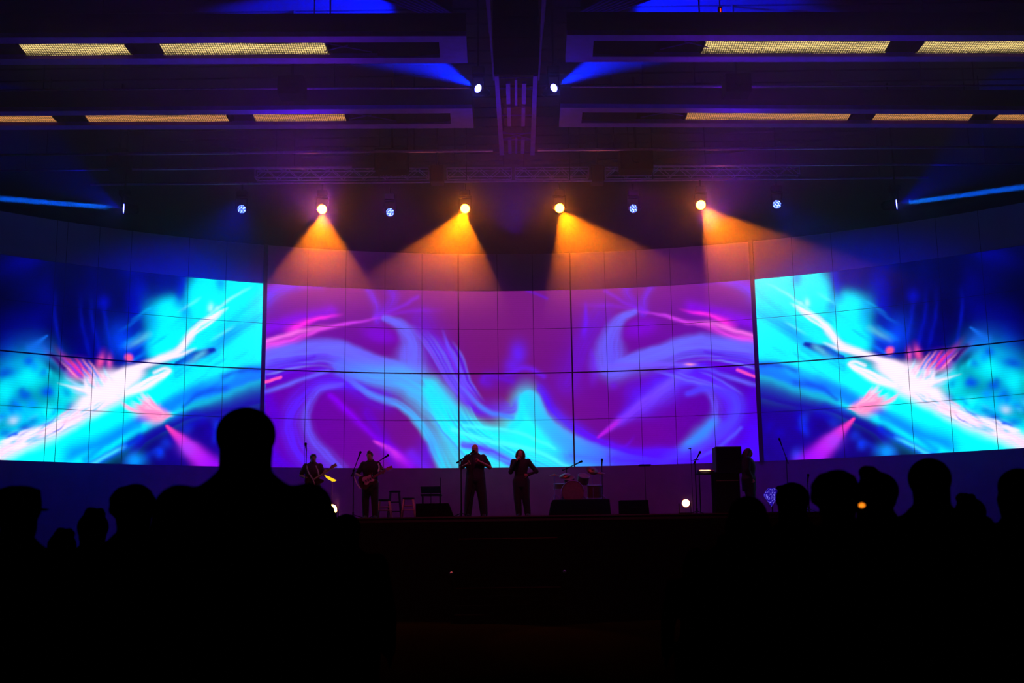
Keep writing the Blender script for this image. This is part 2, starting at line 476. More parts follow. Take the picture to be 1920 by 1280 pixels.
both([(490, 652), (540, 640), (600, 618), (680, 600), (745, 590)], [9, 8, 4, 3, 2], (255, 70, 220), .95, wl=[8, 7, 4, 2, 1.5], c2=(170, 50, 240), fib=.4, fade=(0, .3))
both([(530, 625), (570, 608), (600, 598), (645, 588)], [9, 4, 2], (255, 40, 230), .9, fade=(.2, .3), fib=.2)
both([(500, 640), (560, 622), (620, 612)], 4, (255, 110, 235), .8, fade=(0, .5))
# big ribbon
both([(500, 690), (580, 690), (660, 720), (720, 745)], 24, (84, 20, 240), .6, fib=.3); both([(790, 600), (820, 660), (850, 730)], 26, (96, 20, 225), .5, fib=.3)
both([(488, 668), (560, 652), (620, 648), (690, 668), (760, 690)], [26, 26, 36, 32, 26], V1, .95, wl=[14, 12, 12, 9, 6], fib=.2, p=3, fs=6)
both([(722, 596), (752, 610), (772, 640), (775, 690)], [6, 10, 22, 34], V1, .9, wl=[6, 10, 14, 26], fib=.25, p=3)
B_(712, 626, 34, 17, -14, (118, 4, 210), .8, 3); B_(1202, 616, 34, 17, 14, (118, 4, 210), .8, 3)
for k in range(9):
    both([(490, 672 + k * 5), (560, 664 + k * 4), (620, 662 + k * 4), (690, 690 + k * 3)], 1.6, rr.choice([(70, 10, 225), V2, (130, 150, 255), V1]), .6, fade=(.1, .5))
both([(497, 712), (550, 700), (600, 684), (640, 690)], [6, 8, 4], (95, 0, 190), .75); both([(500, 690), (545, 682), (590, 668)], [4, 3], (80, 0, 215), .6)
both([(490, 736), (555, 715), (615, 694)], 3.5, V1, .8, fib=.2)
S_([(490, 718), (510, 710), (526, 706)], 2.6, (255, 80, 175), 1, p=4)
S_([(1425, 708), (1405, 701), (1384, 695)], 2.6, (255, 80, 175), 1, p=4)
# left swirl
both([(680, 728), (610, 722), (565, 745), (540, 790), (560, 850), (610, 900)], [10, 14, 18, 14, 14, 16], (85, 30, 255), .85, wl=[6, 10, 14, 20, 22, 24], fib=.45)
both([(640, 722), (600, 732), (575, 770), (585, 820), (640, 880)], [5, 8, 10, 12, 14], (95, 80, 255), .75, wl=[4, 5, 6, 8, 10], fib=.5)
both([(490, 800), (505, 850), (560, 900)], 22, (60, 0, 235), .7, fib=.3); both([(500, 745), (515, 790), (500, 830)], 14, (75, 0, 215), .6)
# left ribbon on down into cyan
S_([(640, 690), (700, 705), (770, 725), (830, 775), (880, 850), (930, 900)], [14, 16, 24, 30, 44, 60], (80, 110, 255), .95, wl=[20, 24, 34, 36, 40, 40], c2=(0, 240, 255), fib=.25, p=3, fs=5)
S_([(640, 700), (700, 742), (760, 766), (800, 815), (835, 885)], [5, 6, 7, 8, 9], (90, 70, 255), .9, wl=[4, 6, 8, 14, 18], c2=(0, 220, 255), fib=.4, p=3)
S_([(805, 730), (850, 790), (930, 830), (1040, 870)], [14, 24, 26, 26], (0, 225, 255), .95, wl=[22, 30, 26, 30], fib=.15, p=4)
S_([(900, 835), (1000, 850), (1100, 860), (1220, 885)], [30, 40, 34, 18], CY, .98, wl=[36, 44, 30, 12], p=4, c2=(50, 110, 255))
B_(985, 765, 24, 40, 0, (0, 220, 255), .95, 3); B_(1000, 810, 60, 34, -20, CY, 1, 3)
S_([(975, 760), (985, 738), (1003, 745), (1030, 790), (1080, 822), (1160, 850), (1250, 868)], [12, 10, 14, 22, 18, 14, 8], (0, 235, 255), .95, wl=[4, 5, 6, 7, 7, 6, 5], c2=(80, 70, 255), p=3)
S_([(1010, 730), (1040, 775), (1090, 810), (1170, 842), (1300, 850)], [6, 9, 9, 10, 16], (75, 20, 255), .85, wl=[12, 14, 12, 8, 8], fib=.3)
S_([(862, 742), (900, 770), (960, 770), (972, 750)], [8, 9, 8, 4], (95, 20, 235), .85, wl=[14, 16, 20, 8], fib=.3)
S_([(865, 712), (880, 740), (915, 768), (960, 782)], [3, 4, 5], (60, 130, 255), .85, wl=[2, 3, 4], fib=.2)
for k in range(16):
    o = k * 7
    S_([(760 + o * .8, 600 + k * 2.2), (800 + o * .6, 650 + k), (835 + o * .42, 710), (880 + o * .3, 765 - k * .6)], 1.9, rr.choice([V2, (120, 60, 250), V1, (80, 10, 240)]), .62, fade=(.35, .2), fib=.2)
S_([(828, 610), (840, 650), (862, 700), (880, 730)], 2.6, (100, 70, 255), .85, fade=(.3, .1))
for k in range(18):
    o = k * 4.6
    S_([(800 + o, 765 - o * .1), (835 + o, 815 - o * .12), (880 + o * 1.5, 860 - o * .1), (930 + o * 1.9, 885)], 1.5, rr.choice([(70, 120, 255), (60, 220, 255), (30, 150, 255), CY]), .55, fade=(.2, .2))
S_([(868, 832), (910, 842), (960, 866), (1000, 890)], [8, 11, 10, 6], (85, 30, 255), .95, wl=[8, 8, 6, 3], fib=.15, p=3)
S_([(850, 805), (930, 830), (1000, 845), (1080, 880)], 4, (70, 250, 255), .8); S_([(870, 796), (960, 808), (1040, 840)], 3, (70, 250, 255), .7)
S_([(890, 845), (940, 860), (1000, 880)], 2.2, (60, 150, 255), .8, fade=(.3, .2))
# magenta streaks
S_([(620, 742), (660, 778), (705, 820), (770, 870)], [7, 8, 6, 18], (130, 0, 240), .8, wl=[5, 6, 5, 12], fib=.2)
S_([(700, 826), (725, 840), (750, 858), (775, 875)], [2, 5, 10, 12], (255, 70, 220), .9, wl=[1, 3, 6, 10], fade=(.1, .5), c2=(190, 20, 240))
S_([(690, 775), (720, 830), (740, 880)], 12, (90, 0, 225), .5, fib=.3); S_([(770, 850), (800, 880)], 10, (110, 30, 255), .6); B_(800, 850, 20, 30, 0, (80, 20, 255), .5)
# right-hand swoosh and arcs
S_([(1300, 690), (1245, 722), (1205, 750), (1165, 782)], [10, 18, 18, 10], (75, 20, 245), .85, wl=[26, 34, 30, 12], fib=.25)
S_([(1290, 690), (1240, 728), (1200, 758), (1150, 795), (1125, 815)], [6, 9, 8, 5, 2], (100, 80, 255), .9, wl=[12, 20, 16, 7, 2], fib=.25, c2=(130, 20, 235))
S_([(1165, 782), (1140, 803), (1122, 818)], [5, 2], (190, 20, 215), .8, fade=(.3, 0))
S_([(1075, 850), (1180, 862), (1300, 868), (1420, 850)], 20, (66, 10, 245), .75, wl=16, fib=.2)
B_(1395, 790, 30, 46, 0, (68, 0, 225), .6); B_(1330, 700, 60, 14, 0, (75, 10, 235), .5); B_(1145, 660, 16, 40, 0, (84, 10, 220), .35)
S_([(985, 745), (1018, 785), (1065, 828), (1130, 852)], [12, 18, 20, 12], (0, 215, 255), .9, wl=[7, 9, 9, 7], c2=(60, 110, 255), p=3)
S_([(977, 752), (976, 785), (960, 800)], 7, (0, 225, 255), .85)
S_([(1110, 690), (1180, 682), (1290, 684)], 4, (110, 80, 255), .75, fade=(.4, 0)); B_(1296, 683, 9, 2.5, 0, (255, 150, 190), .9)
S_([(1290, 735), (1350, 725), (1382, 760), (1360, 800), (1300, 840), (1240, 870)], [6, 12, 14, 12, 12, 10], (75, 60, 255), .9, wl=[5, 9, 14, 16, 12, 12], fib=.3)
S_([(1352, 780), (1310, 818), (1270, 850)], [9, 10, 7], (40, 140, 255), .85, fade=(.2, .3)); S_([(1390, 800), (1350, 835), (1300, 862)], 3, (80, 80, 255), .8)
S_([(1070, 795), (1120, 825), (1170, 835), (1195, 812)], 3, (100, 10, 225), .7, fade=(.3, .3))
S_([(1160, 872), (1280, 872), (1400, 850), (1425, 820)], 26, (70, 10, 255), .8, fib=.25)
for k in range(8): S_([(1225 + k * 12, 695), (1290 + k * 10, 712 + k), (1345 + k * 7, 728 + k * 2)], 1.6, rr.choice([V1, V2]), .55, fade=(.2, .3))
# wisps above the wave
S_([(1095, 560), (1098, 600), (1094, 640)], [2, 5, 6], (100, 20, 240), .75, fade=(.3, .2)); S_([(1110, 650), (1114, 690), (1110, 730)], [3, 7, 9], (105, 30, 235), .6, fade=(.2, .4), fib=.2)
B_(972, 662, 15, 22, 0, (90, 30, 245), .8); B_(960, 685, 14, 14, 0, (95, 30, 240), .7); S_([(950, 700), (985, 688), (1020, 705)], 5, (105, 30, 240), .7)
S_([(905, 715), (915, 705), (960, 712)], 6, (100, 20, 230), .6, fib=.3); B_(915, 718, 14, 12, 0, (95, 20, 225), .55); B_(960, 712, 50, 22, 0, (80, 5, 190), .4); B_(1150, 722, 8, 8, 0, (100, 10, 220), .6)
S_([(985, 546), (1005, 552), (1025, 560)], 2.4, (95, 20, 220), .6)

keep = cv.X < 495
cv.img[keep] = side_img[keep]

def project(P):
    """points (n,3) -> artwork coordinates"""
    V = P - np.array(CAMP)
    cx = V @ np.array(cam_right); cyy = V @ np.array(cam_up); cz = V @ np.array(cam_fwd)
    return 960 + F * cx / cz, 640 - F * cyy / cz

def build_panels(name, a0, a1, mirrored, parent, material, nx, ny, z0=None, z1=None):
    z0 = Z_BOT if z0 is None else z0; z1 = Z_R4 if z1 is None else z1
    A = np.linspace(a0, a1, nx + 1); Z = np.linspace(z0, z1, ny + 1)
    AA, ZZ = np.meshgrid(A, Z)
    P = np.stack([WC.x + WR * np.sin(AA), WC.y + WR * np.cos(AA), ZZ], -1).reshape(-1, 3)
    if mirrored:
        AM = (A_LP + A_RP) - AA
        Q = np.stack([WC.x + WR * np.sin(AM), WC.y + WR * np.cos(AM), ZZ], -1).reshape(-1, 3)
    else: Q = P
    u, v = project(Q)
    # keep the two pictures from bleeding into each other at the post
    if mirrored is None or mirrored is False: pass
    fx = np.clip((u - cv.x0) / cv.st, 0, len(cv.xs) - 1.001); fy = np.clip((v - cv.y0) / cv.st, 0, len(cv.ys) - 1.001)
    ix = fx.astype(int); iy = fy.astype(int); tx = (fx - ix)[:, None]; ty = (fy - iy)[:, None]
    I = cv.img
    c = (I[iy, ix] * (1 - tx) + I[iy, ix + 1] * tx) * (1 - ty) + (I[iy + 1, ix] * (1 - tx) + I[iy + 1, ix + 1] * tx) * ty
    me = bpy.data.meshes.new(name)
    n = nx + 1
    j, i = np.mgrid[0:ny, 0:nx]
    q = np.stack([j * n + i, j * n + i + 1, (j + 1) * n + i + 1, (j + 1) * n + i], -1).reshape(-1)
    me.vertices.add(len(P)); me.vertices.foreach_set('co', P.ravel().astype(np.float32))
    me.loops.add(len(q)); me.loops.foreach_set('vertex_index', q.astype(np.int32))
    me.polygons.add(nx * ny); me.polygons.foreach_set('loop_start', np.arange(0, len(q), 4, dtype=np.int32))
    me.update()
    at_ = me.color_attributes.new('picture', 'FLOAT_COLOR', 'POINT')
    at_.data.foreach_set('color', np.concatenate([c, np.ones((len(c), 1))], 1).astype(np.float32).ravel())
    me.materials.append(material)
    return link(bpy.data.objects.new(name, me), parent)

M_SCREEN = bpy.data.materials.new('led_picture')
M_SCREEN.use_nodes = True
nt = M_SCREEN.node_tree
b = nt.nodes['Principled BSDF']
b.inputs['Base Color'].default_value = (.05, .05, .055, 1)
b.inputs['Roughness'].default_value = .7
b.inputs['Specular IOR Level'].default_value = .2
ca = nt.nodes.new('ShaderNodeAttribute'); ca.attribute_name = 'picture'
tc = nt.nodes.new('ShaderNodeTexCoord'); sx = nt.nodes.new('ShaderNodeSeparateXYZ')
nt.links.new(tc.outputs['Object'], sx.inputs[0])
ml = nt.nodes.new('ShaderNodeMath'); ml.operation = 'MULTIPLY'; ml.inputs[1].default_value = 2 * math.pi / .062
nt.links.new(sx.outputs['Z'], ml.inputs[0])
sn = nt.nodes.new('ShaderNodeMath'); sn.operation = 'SINE'; nt.links.new(ml.outputs[0], sn.inputs[0])
ma = nt.nodes.new('ShaderNodeMath'); ma.operation = 'MULTIPLY_ADD'; ma.inputs[1].default_value = .06; ma.inputs[2].default_value = 1.12
nt.links.new(sn.outputs[0], ma.inputs[0])
nt.links.new(ca.outputs['Color'], b.inputs['Emission Color'])
nt.links.new(ma.outputs[0], b.inputs['Emission Strength'])
M_SCREEN.cycles.emission_sampling = 'NONE'
M_PANEL_OFF = mat('led_panel_off', (.30, .28, .32), .8, scale=2, noise=.05, spec=.2)

vw = thing('video_wall', (0, 0, 0), 'huge curved LED video wall playing violet silk ribbons between two cyan bursts, behind the stage', 'video wall')
build_panels('lit_panel', A0, A_LP, False, vw, M_SCREEN, 520, 230)
build_panels('lit_panel', A_LP, A_RP, False, vw, M_SCREEN, 640, 230)
build_panels('lit_panel', A_RP, A1, True, vw, M_SCREEN, 520, 230)

def arc_box(bm, a0, a1, z0, z1, off0, off1, n=60):
    """a bar that follows the arc of the wall"""
    prev = None
    for i in range(n + 1):
        a = a0 + (a1 - a0) * i / n
        v = [bm.verts.new(wall_pt(a, z, o)) for z, o in ((z0, off0), (z1, off0), (z1, off1), (z0, off1))]
        if prev:
            for q in range(4):
                bm.faces.new((prev[q], prev[(q + 1) % 4], v[(q + 1) % 4], v[q]))
        else: bm.faces.new(v[::-1])
        prev = v
    bm.faces.new(prev)
bm = bmesh.new(); arc_box(bm, A0, A1, Z_R4, Z_TOP, 0, -.06)
finish(bm, 'unlit_panel', M_PANEL_OFF, vw)
bm = bmesh.new()
for z, h in ((Z_R1, .006), (Z_MID, .018), (Z_R3, .006), (Z_R4, .004)): arc_box(bm, A0, A1, z - h, z + h, .004, -.004)
COLS = [-60, 90, 110, 172, 234, 345, 417, 573, 646, 720.5, 791, 934.5, 1002, 1140, 1201, 1265, 1337, 1500, 1576, 1706, 1779, 1862, 1960]
for x in COLS:
    a = wall_hit(x, 730)[0]; h = .0065 / WR
    arc_box(bm, a - h, a + h, Z_BOT, Z_TOP, .004, -.004, 1)
finish(bm, 'panel_seam', M_FRAME, vw)
for a, hw, ex in ((A_LP, .055, .0), (A_RP, .06, .0), (A_CL, .018, 0), (A_CR, .022, 0)):
    bm = bmesh.new(); h = hw / WR
    arc_box(bm, a - h, a + h, Z_BOT - .02, Z_TOP + .02, .06 if hw > .03 else .02, -.02, 1)
    finish(bm, 'post', M_FRAME, vw)

bm = bmesh.new(); arc_box(bm, A0, A1, 0, Z_BOT - .004, 0, -.3, 90)
tag(finish(bm, 'wall_back', M_WALL), kind='structure')
bm = bmesh.new(); arc_box(bm, A0, A1, Z_TOP, 14.5, -.6, -.9, 90)
tag(finish(bm, 'wall_upper', M_STAGE), kind='structure')
# ------------------------------------------------------------------ lamps of the front truss
def disc(bm, r, y, n=20, c=(0, 0, 0)):
    vs = [bm.verts.new((c[0] + r * math.cos(2 * math.pi * i / n), c[1] + r * math.sin(2 * math.pi * i / n), c[2] + y)) for i in range(n)]
    bm.faces.new(vs)

M_WARM = emit('warm_lens', (1, .19, .005), 170)
M_COOL = emit('blue_lens', (.10, .18, 1), 14, dots=26)
M_COOLHOT = emit('blue_hot_lens', (.06, .07, 1), 40)

def lamp_head(loc, target, lens_mat, r, label, hang=.32, group=None, name='moving_head_lamp', pole=0):
    """a stage lamp: yoke, head and lens, pointing at target (head part tilts, yoke hangs straight)"""
    t = thing(name, loc, label, 'stage lamp', group); d0 = (Vector(target) - Vector(loc)).normalized()
    q = (Vector(target) - Vector(loc)).to_track_quat('Z', 'Y').to_matrix().to_4x4()
    bm = bmesh.new()
    prof = [(r * .55, -.36), (r * .9, -.30), (r * 1.12, -.12), (r * 1.18, -.02), (r * 1.18, .02)]
    for (r0, z0), (r1, z1) in zip(prof, prof[1:]):
        add_tube(bm, (0, 0, z0), (0, 0, z1), r0, r1, 20, caps=(z0 == -.36))
    bmesh.ops.transform(bm, matrix=q, verts=bm.verts)
    finish(bm, 'lamp_body', M_BLACK, t, True)
    bm = bmesh.new(); disc(bm, r, .012); bmesh.ops.transform(bm, matrix=q, verts=bm.verts)
    finish(bm, 'lens', lens_mat, t)
    bm = bmesh.new(); w_ = r * 1.35
    add_box(bm, (w_, 0, hang * .45), (.025, .06, hang * 1.0)); add_box(bm, (-w_, 0, hang * .45), (.025, .06, hang * 1.0)); add_box(bm, (0, 0, hang * .95), (w_ * 2 + .025, .08, .05))
    if abs(d0.x) > .9: bmesh.ops.rotate(bm, matrix=Matrix.Rotation(math.pi / 2, 3, 'Z'), verts=bm.verts)
    finish(bm, 'yoke', M_BLACK, t)
    bm = bmesh.new(); add_box(bm, (0, 0, hang + .08), (.26, .2, .16), bevel=.02); add_tube(bm, (0, 0, hang + .14), (0, 0, hang + (pole or .34)), .02)
    finish(bm, 'lamp_base', M_BLACK, t)
    return t

warm = [
    ((604, 392), (.08, -.50, -.62), 'amber spotlight over the left guitarists, first of the four glowing amber lamps'),
    ((872, 391), (-.10, -.60, -.62), 'amber spotlight hanging left of the centre, second of the four amber lamps'),
    ((1049, 390), (.19, -.60, -.62), 'amber spotlight hanging right of the centre, third of the four amber lamps'),
    ((1314, 384), (.19, -.60, -.62), 'amber spotlight above the keyboard corner, fourth of the four amber lamps'),
]
for (p, d, lab) in warm:
    loc = at(p[0], p[1], TRUSS_Y); d = Vector(d).normalized()
    face = (CAMP - loc).normalized() * .75 + d * .25
    lamp_head(loc, loc + face, M_WARM, .115, lab)
    spot('amber_beam_light', loc + d * .10 + face * .12, loc + d * 3, (1, .155, .0), 14000, 42, .15, .05)

cool = [((453, 392), 'small blue LED lamp left of the first amber spotlight'), ((731, 398), 'dimmer blue LED lamp between the first two amber spotlights'),
        ((1188, 391), 'blue LED lamp between the last two amber spotlights'), ((1457, 383), 'small blue LED lamp right of the last amber spotlight')]
for (p, lab) in cool:
    loc = at(p[0], p[1], TRUSS_Y)
    sgn = 1 if p[0] < 960 else -1
    lamp_head(loc, loc + Vector((sgn * .45, -.8, -.32)), M_COOL, .105, lab, group=None)
# the two pale-lensed heads near the ceiling, throwing blue up to the sides
for p, d, lab in (((897, 166), (-.80, .25, .55), 'blue moving head lamp left of the hanging speaker, beam thrown up and left'),
                  ((1038, 165), (.80, .25, .55), 'blue moving head lamp right of the hanging speaker, beam thrown up and right')):
    loc = at(p[0], p[1], 23.2); d = Vector(d).normalized()
    lamp_head(loc, loc + d * .6 + (CAMP - loc).normalized() * .9, M_COOLHOT, .085, lab, .3, pole=CEIL_Z - loc.z - .3)
    spot('blue_beam_light', loc + d * .2, loc + d * 3, (.0, .01, 1), 60000, 34, .5, .05)
for p, d, lab in (((233, 391), (-.97, .0, .095), 'blue beam lamp at the far left, narrow beam thrown level to the left'),
                  ((1680, 383), (.97, .0, .123), 'blue beam lamp at the far right, narrow beam thrown level to the right')):
    loc = at(p[0], p[1], 28.5); d = Vector(d).normalized()
    cdir = (CAMP - loc).normalized()
    lamp_head(loc, loc + d + cdir * .45, M_COOLHOT, .12, lab, pole=CEIL_Z - loc.z - .32)
    spot('blue_beam_light', loc + d * .10 + cdir * .08, loc + d * 3 + cdir * .08, (.0, .10, 1), 5000000, 1.6, .5, .06)
    spot('blue_fan_light', loc + d * .14 + cdir * .1, loc + d * 2 + Vector((0, 0, 1.0)), (.0, .0, 1), 2000, 44, .6, .05)

# ------------------------------------------------------------------ haze
mh = bpy.data.materials.new('stage_haze'); mh.use_nodes = True
nt = mh.node_tree; nt.nodes.remove(nt.nodes['Principled BSDF'])
vs = nt.nodes.new('ShaderNodeVolumeScatter')
vs.inputs['Color'].default_value = (1, 1, 1, 1); vs.inputs['Anisotropy'].default_value = .3
v2 = nt.nodes.new('ShaderNodeVolumeScatter'); v2.inputs['Color'].default_value = (1, 1, 1, 1); v2.inputs['Anisotropy'].default_value = .88
# the haze has risen: thick under the roof, thin at head height
tc = nt.nodes.new('ShaderNodeTexCoord'); sx = nt.nodes.new('ShaderNodeSeparateXYZ'); nt.links.new(tc.outputs['Object'], sx.inputs[0])
mr = nt.nodes.new('ShaderNodeMapRange'); mr.interpolation_type = 'SMOOTHSTEP'
mr.inputs['From Min'].default_value = 6.0; mr.inputs['From Max'].default_value = 9.8
mr.inputs['To Min'].default_value = .00003; mr.inputs['To Max'].default_value = .0085
nt.links.new(sx.outputs['Z'], mr.inputs['Value']); nt.links.new(mr.outputs[0], vs.inputs['Density'])
hf = nt.nodes.new('ShaderNodeMath'); hf.operation = 'MULTIPLY'; hf.inputs[1].default_value = .9; nt.links.new(mr.outputs[0], hf.inputs[0])
# low fog added over the deck so the floor lamps glow in it
def ramp(sock, a, b_):
    r = nt.nodes.new('ShaderNodeMapRange'); r.interpolation_type = 'SMOOTHSTEP'
    r.inputs['From Min'].default_value = a; r.inputs['From Max'].default_value = b_; nt.links.new(sx.outputs[sock], r.inputs['Value']); return r.outputs[0]
fm = nt.nodes.new('ShaderNodeMath'); fm.operation = 'MULTIPLY'; nt.links.new(ramp('Y', 27.4, 28.0), fm.inputs[0]); nt.links.new(ramp('Z', 4.2, 2.7), fm.inputs[1])
fa = nt.nodes.new('ShaderNodeMath'); fa.operation = 'MULTIPLY_ADD'; fa.inputs[1].default_value = .012
nt.links.new(fm.outputs[0], fa.inputs[0]); nt.links.new(hf.outputs[0], fa.inputs[2]); nt.links.new(fa.outputs[0], v2.inputs['Density'])
ad = nt.nodes.new('ShaderNodeAddShader'); nt.links.new(vs.outputs[0], ad.inputs[0]); nt.links.new(v2.outputs[0], ad.inputs[1]); nt.links.new(ad.outputs[0], nt.nodes['Material Output'].inputs['Volume'])
bm = bmesh.new()
arc = [wall_pt(-.74 + 1.48 * k / 40, .06, .45) for k in range(41)]
add_prism(bm, arc + [Vector((arc[-1].x, 12, .06)), Vector((arc[0].x, 12, .06))], (0, 0, CEIL_Z - .2))
hz = finish(bm, 'haze', mh)
tag(hz, 'thin stage haze hanging over the stage and catching the light beams', 'haze', kind='stuff')
# ------------------------------------------------------------------ hall shell
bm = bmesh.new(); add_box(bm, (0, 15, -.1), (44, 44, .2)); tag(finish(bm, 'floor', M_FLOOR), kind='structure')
bm = bmesh.new(); add_box(bm, (0, 15, CEIL_Z + .15), (44, 44, .3))
for k in range(26): add_box(bm, (0, 17 + k * .72, CEIL_Z - .02), (43.8, .22, .04))
tag(finish(bm, 'ceiling', M_CEIL), kind='structure')
for nm, c, s_ in (('wall_left', (-21, 15, 6.6), (.3, 44, 13.2)), ('wall_right', (21, 15, 6.6), (.3, 44, 13.2)), ('wall_rear', (0, -6.5, 6.6), (42, .3, 13.2))):
    bm = bmesh.new(); add_box(bm, c, s_); tag(finish(bm, nm, M_CEIL), kind='structure')

# ------------------------------------------------------------------ the long light troughs under the roof
def led_mat(name, c, st):
    m = bpy.data.materials.new(name); m.use_nodes = True
    nt = m.node_tree; nt.nodes.remove(nt.nodes['Principled BSDF'])
    tc = nt.nodes.new('ShaderNodeTexCoord'); br = nt.nodes.new('ShaderNodeTexVoronoi'); br.inputs['Scale'].default_value = 1; br.inputs['Randomness'].default_value = .12
    mp = nt.nodes.new('ShaderNodeMapping'); mp.inputs['Scale'].default_value = (22, 15, 15)
    nt.links.new(tc.outputs['Object'], mp.inputs[0]); nt.links.new(mp.outputs[0], br.inputs['Vector'])
    mr = nt.nodes.new('ShaderNodeMapRange'); mr.inputs['From Min'].default_value = .2; mr.inputs['From Max'].default_value = .55
    mr.inputs['To Min'].default_value = st; mr.inputs['To Max'].default_value = .02
    nt.links.new(br.outputs['Distance'], mr.inputs['Value'])
    e = nt.nodes.new('ShaderNodeEmission'); e.inputs['Color'].default_value = (*c, 1)
    nt.links.new(mr.outputs[0], e.inputs['Strength']); nt.links.new(e.outputs[0], nt.nodes['Material Output'].inputs['Surface'])
    m.cycles.emission_sampling = 'NONE'
    return m
M_LED1 = led_mat('yellow_led_grid', (1, .72, .26), 1.5)
M_LED2 = led_mat('amber_led_grid', (1, .43, .13), 1.05)
Z_TR = 11.3

def trough(far, near, inner, opening, panels, led, label, z=Z_TR):
    """far/near: x, y of the outer corners (outer end, inner end); opening: y0, y1, x of the slot end"""
    (xa, ya0, ya1), (xb, yb0, yb1) = far, near
    t = thing('light_trough', (0, 0, 0), label, 'ceiling light')
    lerp = lambda x, a, b: a + (b - a) * (x - xa) / (xb - xa)
    o0, o1, oe = opening
    A, B, C_, D = atz(xa, ya0, z), atz(xb, yb0, z), atz(xb + (3 if xb < 960 else -3), yb1, z), atz(xa, ya1, z)
    # rim strips: outer edge and slot edge
    dA, dB = o0, o1
    a2, b2 = atz(xa, ya0 + dA, z), atz(oe, lerp(oe, ya0, yb0) + dA, z)
    c2, d2 = atz(oe + (2 if xb < 960 else -2), lerp(oe, ya1, yb1) - dB, z), atz(xa, ya1 - dB, z)
    bm = bmesh.new(); up = (0, 0, .1)
    bo, co = atz(oe, lerp(oe, ya0, yb0), z), atz(oe, lerp(oe, ya1, yb1), z)
    add_prism(bm, [A, bo, b2, a2], up); add_prism(bm, [d2, c2, co, D], up); add_prism(bm, [bo, B, C_, co, c2, b2], up)
    f = finish(bm, 'frame', M_STEEL, t)
    bm = bmesh.new(); s = 1 if xb < 960 else -1
    H = Vector((0, 0, .34))
    add_prism(bm, [A + Vector(up), B + Vector(up), B + Vector(up) + H, A + Vector(up) + H], (0, .04, 0))
    add_prism(bm, [D + Vector(up), C_ + Vector(up), C_ + Vector(up) + H, D + Vector(up) + H], (0, -.04, 0))
    add_prism(bm, [A + H + Vector(up), B + H + Vector(up), C_ + H + Vector(up), D + H + Vector(up)], (0, 0, .04))
    finish(bm, 'housing', M_DARKSTEEL, t)
    # end box with chamfered nose inside the slot
    yc = (b2.y + c2.y) / 2; w_ = abs(b2.y - c2.y)
    bm = bmesh.new(); x1 = b2.x - s * .03; x0 = x1 - s * 1.25
    pts = [Vector((x0, yc - w_ * .47, z + .03)), Vector((x1 - s * .5, yc - w_ * .47, z + .03)), Vector((x1, yc - w_ * .34, z + .03)), Vector((x1, yc + w_ * .34, z + .03)), Vector((x1 - s * .5, yc + w_ * .47, z + .03)), Vector((x0, yc + w_ * .47, z + .03))]
    add_prism(bm, pts, (0, 0, .3)); finish(bm, 'end_box', M_BLACK, t)
    bm = bmesh.new()
    add_tube(bm, (x0 - s * .1, yc + w_ * .2, z + .04), (x0 - s * 1.15, yc - w_ * .3, z + .12), .012); add_tube(bm, (x0 - s * 1.1, yc + w_ * .3, z + .1), (x0 - s * .55, yc - w_ * .2, z + .06), .012)
    finish(bm, 'brace', M_STEEL, t)
    for (px0, px1) in panels:
        bm = bmesh.new()
        ym = (lerp(px0, ya0 + dA, yb0 + dA) + lerp(px0, ya1 - dB, yb1 - dB)) / 2
        p0, p1 = atz(px0, ym, z + .1), atz(px1, ym, z + .1)
        hw = .40 * w_
        q = [p0 + Vector((0, -hw, .02)), p1 + Vector((0, -hw, .02)), p1 + Vector((0, hw, -.04)), p0 + Vector((0, hw, -.04))]
        add_prism(bm, q, (0, 0, .03)); finish(bm, 'light_panel', led, t)
        bm = bmesh.new()
        for e_ in (p0, p1): add_box(bm, e_ + Vector((0, 0, .08)), (.05, w_ * .9, .2))
        finish(bm, 'divider', M_BLACK, t)
    bm = bmesh.new()
    for x in (xa + (xb - xa) * .25, xa + (xb - xa) * .72):
        for y_ in (lerp(x, ya0, yb0), lerp(x, ya1, yb1)):
            p = atz(x, y_, z); add_tube(bm, (p.x, p.y + (.05 if y_ == lerp(x, ya0, yb0) else -.05), z + .4), (p.x, p.y + (.05 if y_ == lerp(x, ya0, yb0) else -.05), CEIL_Z), .012)
    finish(bm, 'hanger', M_DARKSTEEL, t)

trough((-40, 70.5, 122), (874, 67.5, 118.5), None, (11.5, 11, 823), [(44, 245), (304, 617)], M_LED1, 'long steel light trough with yellow LED panels, upper one on the left')
trough((1960, 66, 116), (1063, 65.5, 116.5), None, (11, 10, 1113), [(1316, 1663), (1721, 1930)], M_LED1, 'long steel light trough with yellow LED panels, upper one on the right')
trough((-40, 209, 244), (885, 203.5, 240), None, (8.5, 8, 844), [(-10, 109), (164, 432), (477, 651)], M_LED2, 'long steel light trough with amber LED panels, lower one on the left')
trough((1960, 206.5, 240), (1051, 202, 238.5), None, (8.5, 8, 1092), [(1283, 1592), (1633, 1820), (1860, 1935)], M_LED2, 'long steel light trough with amber LED panels, lower one on the right')

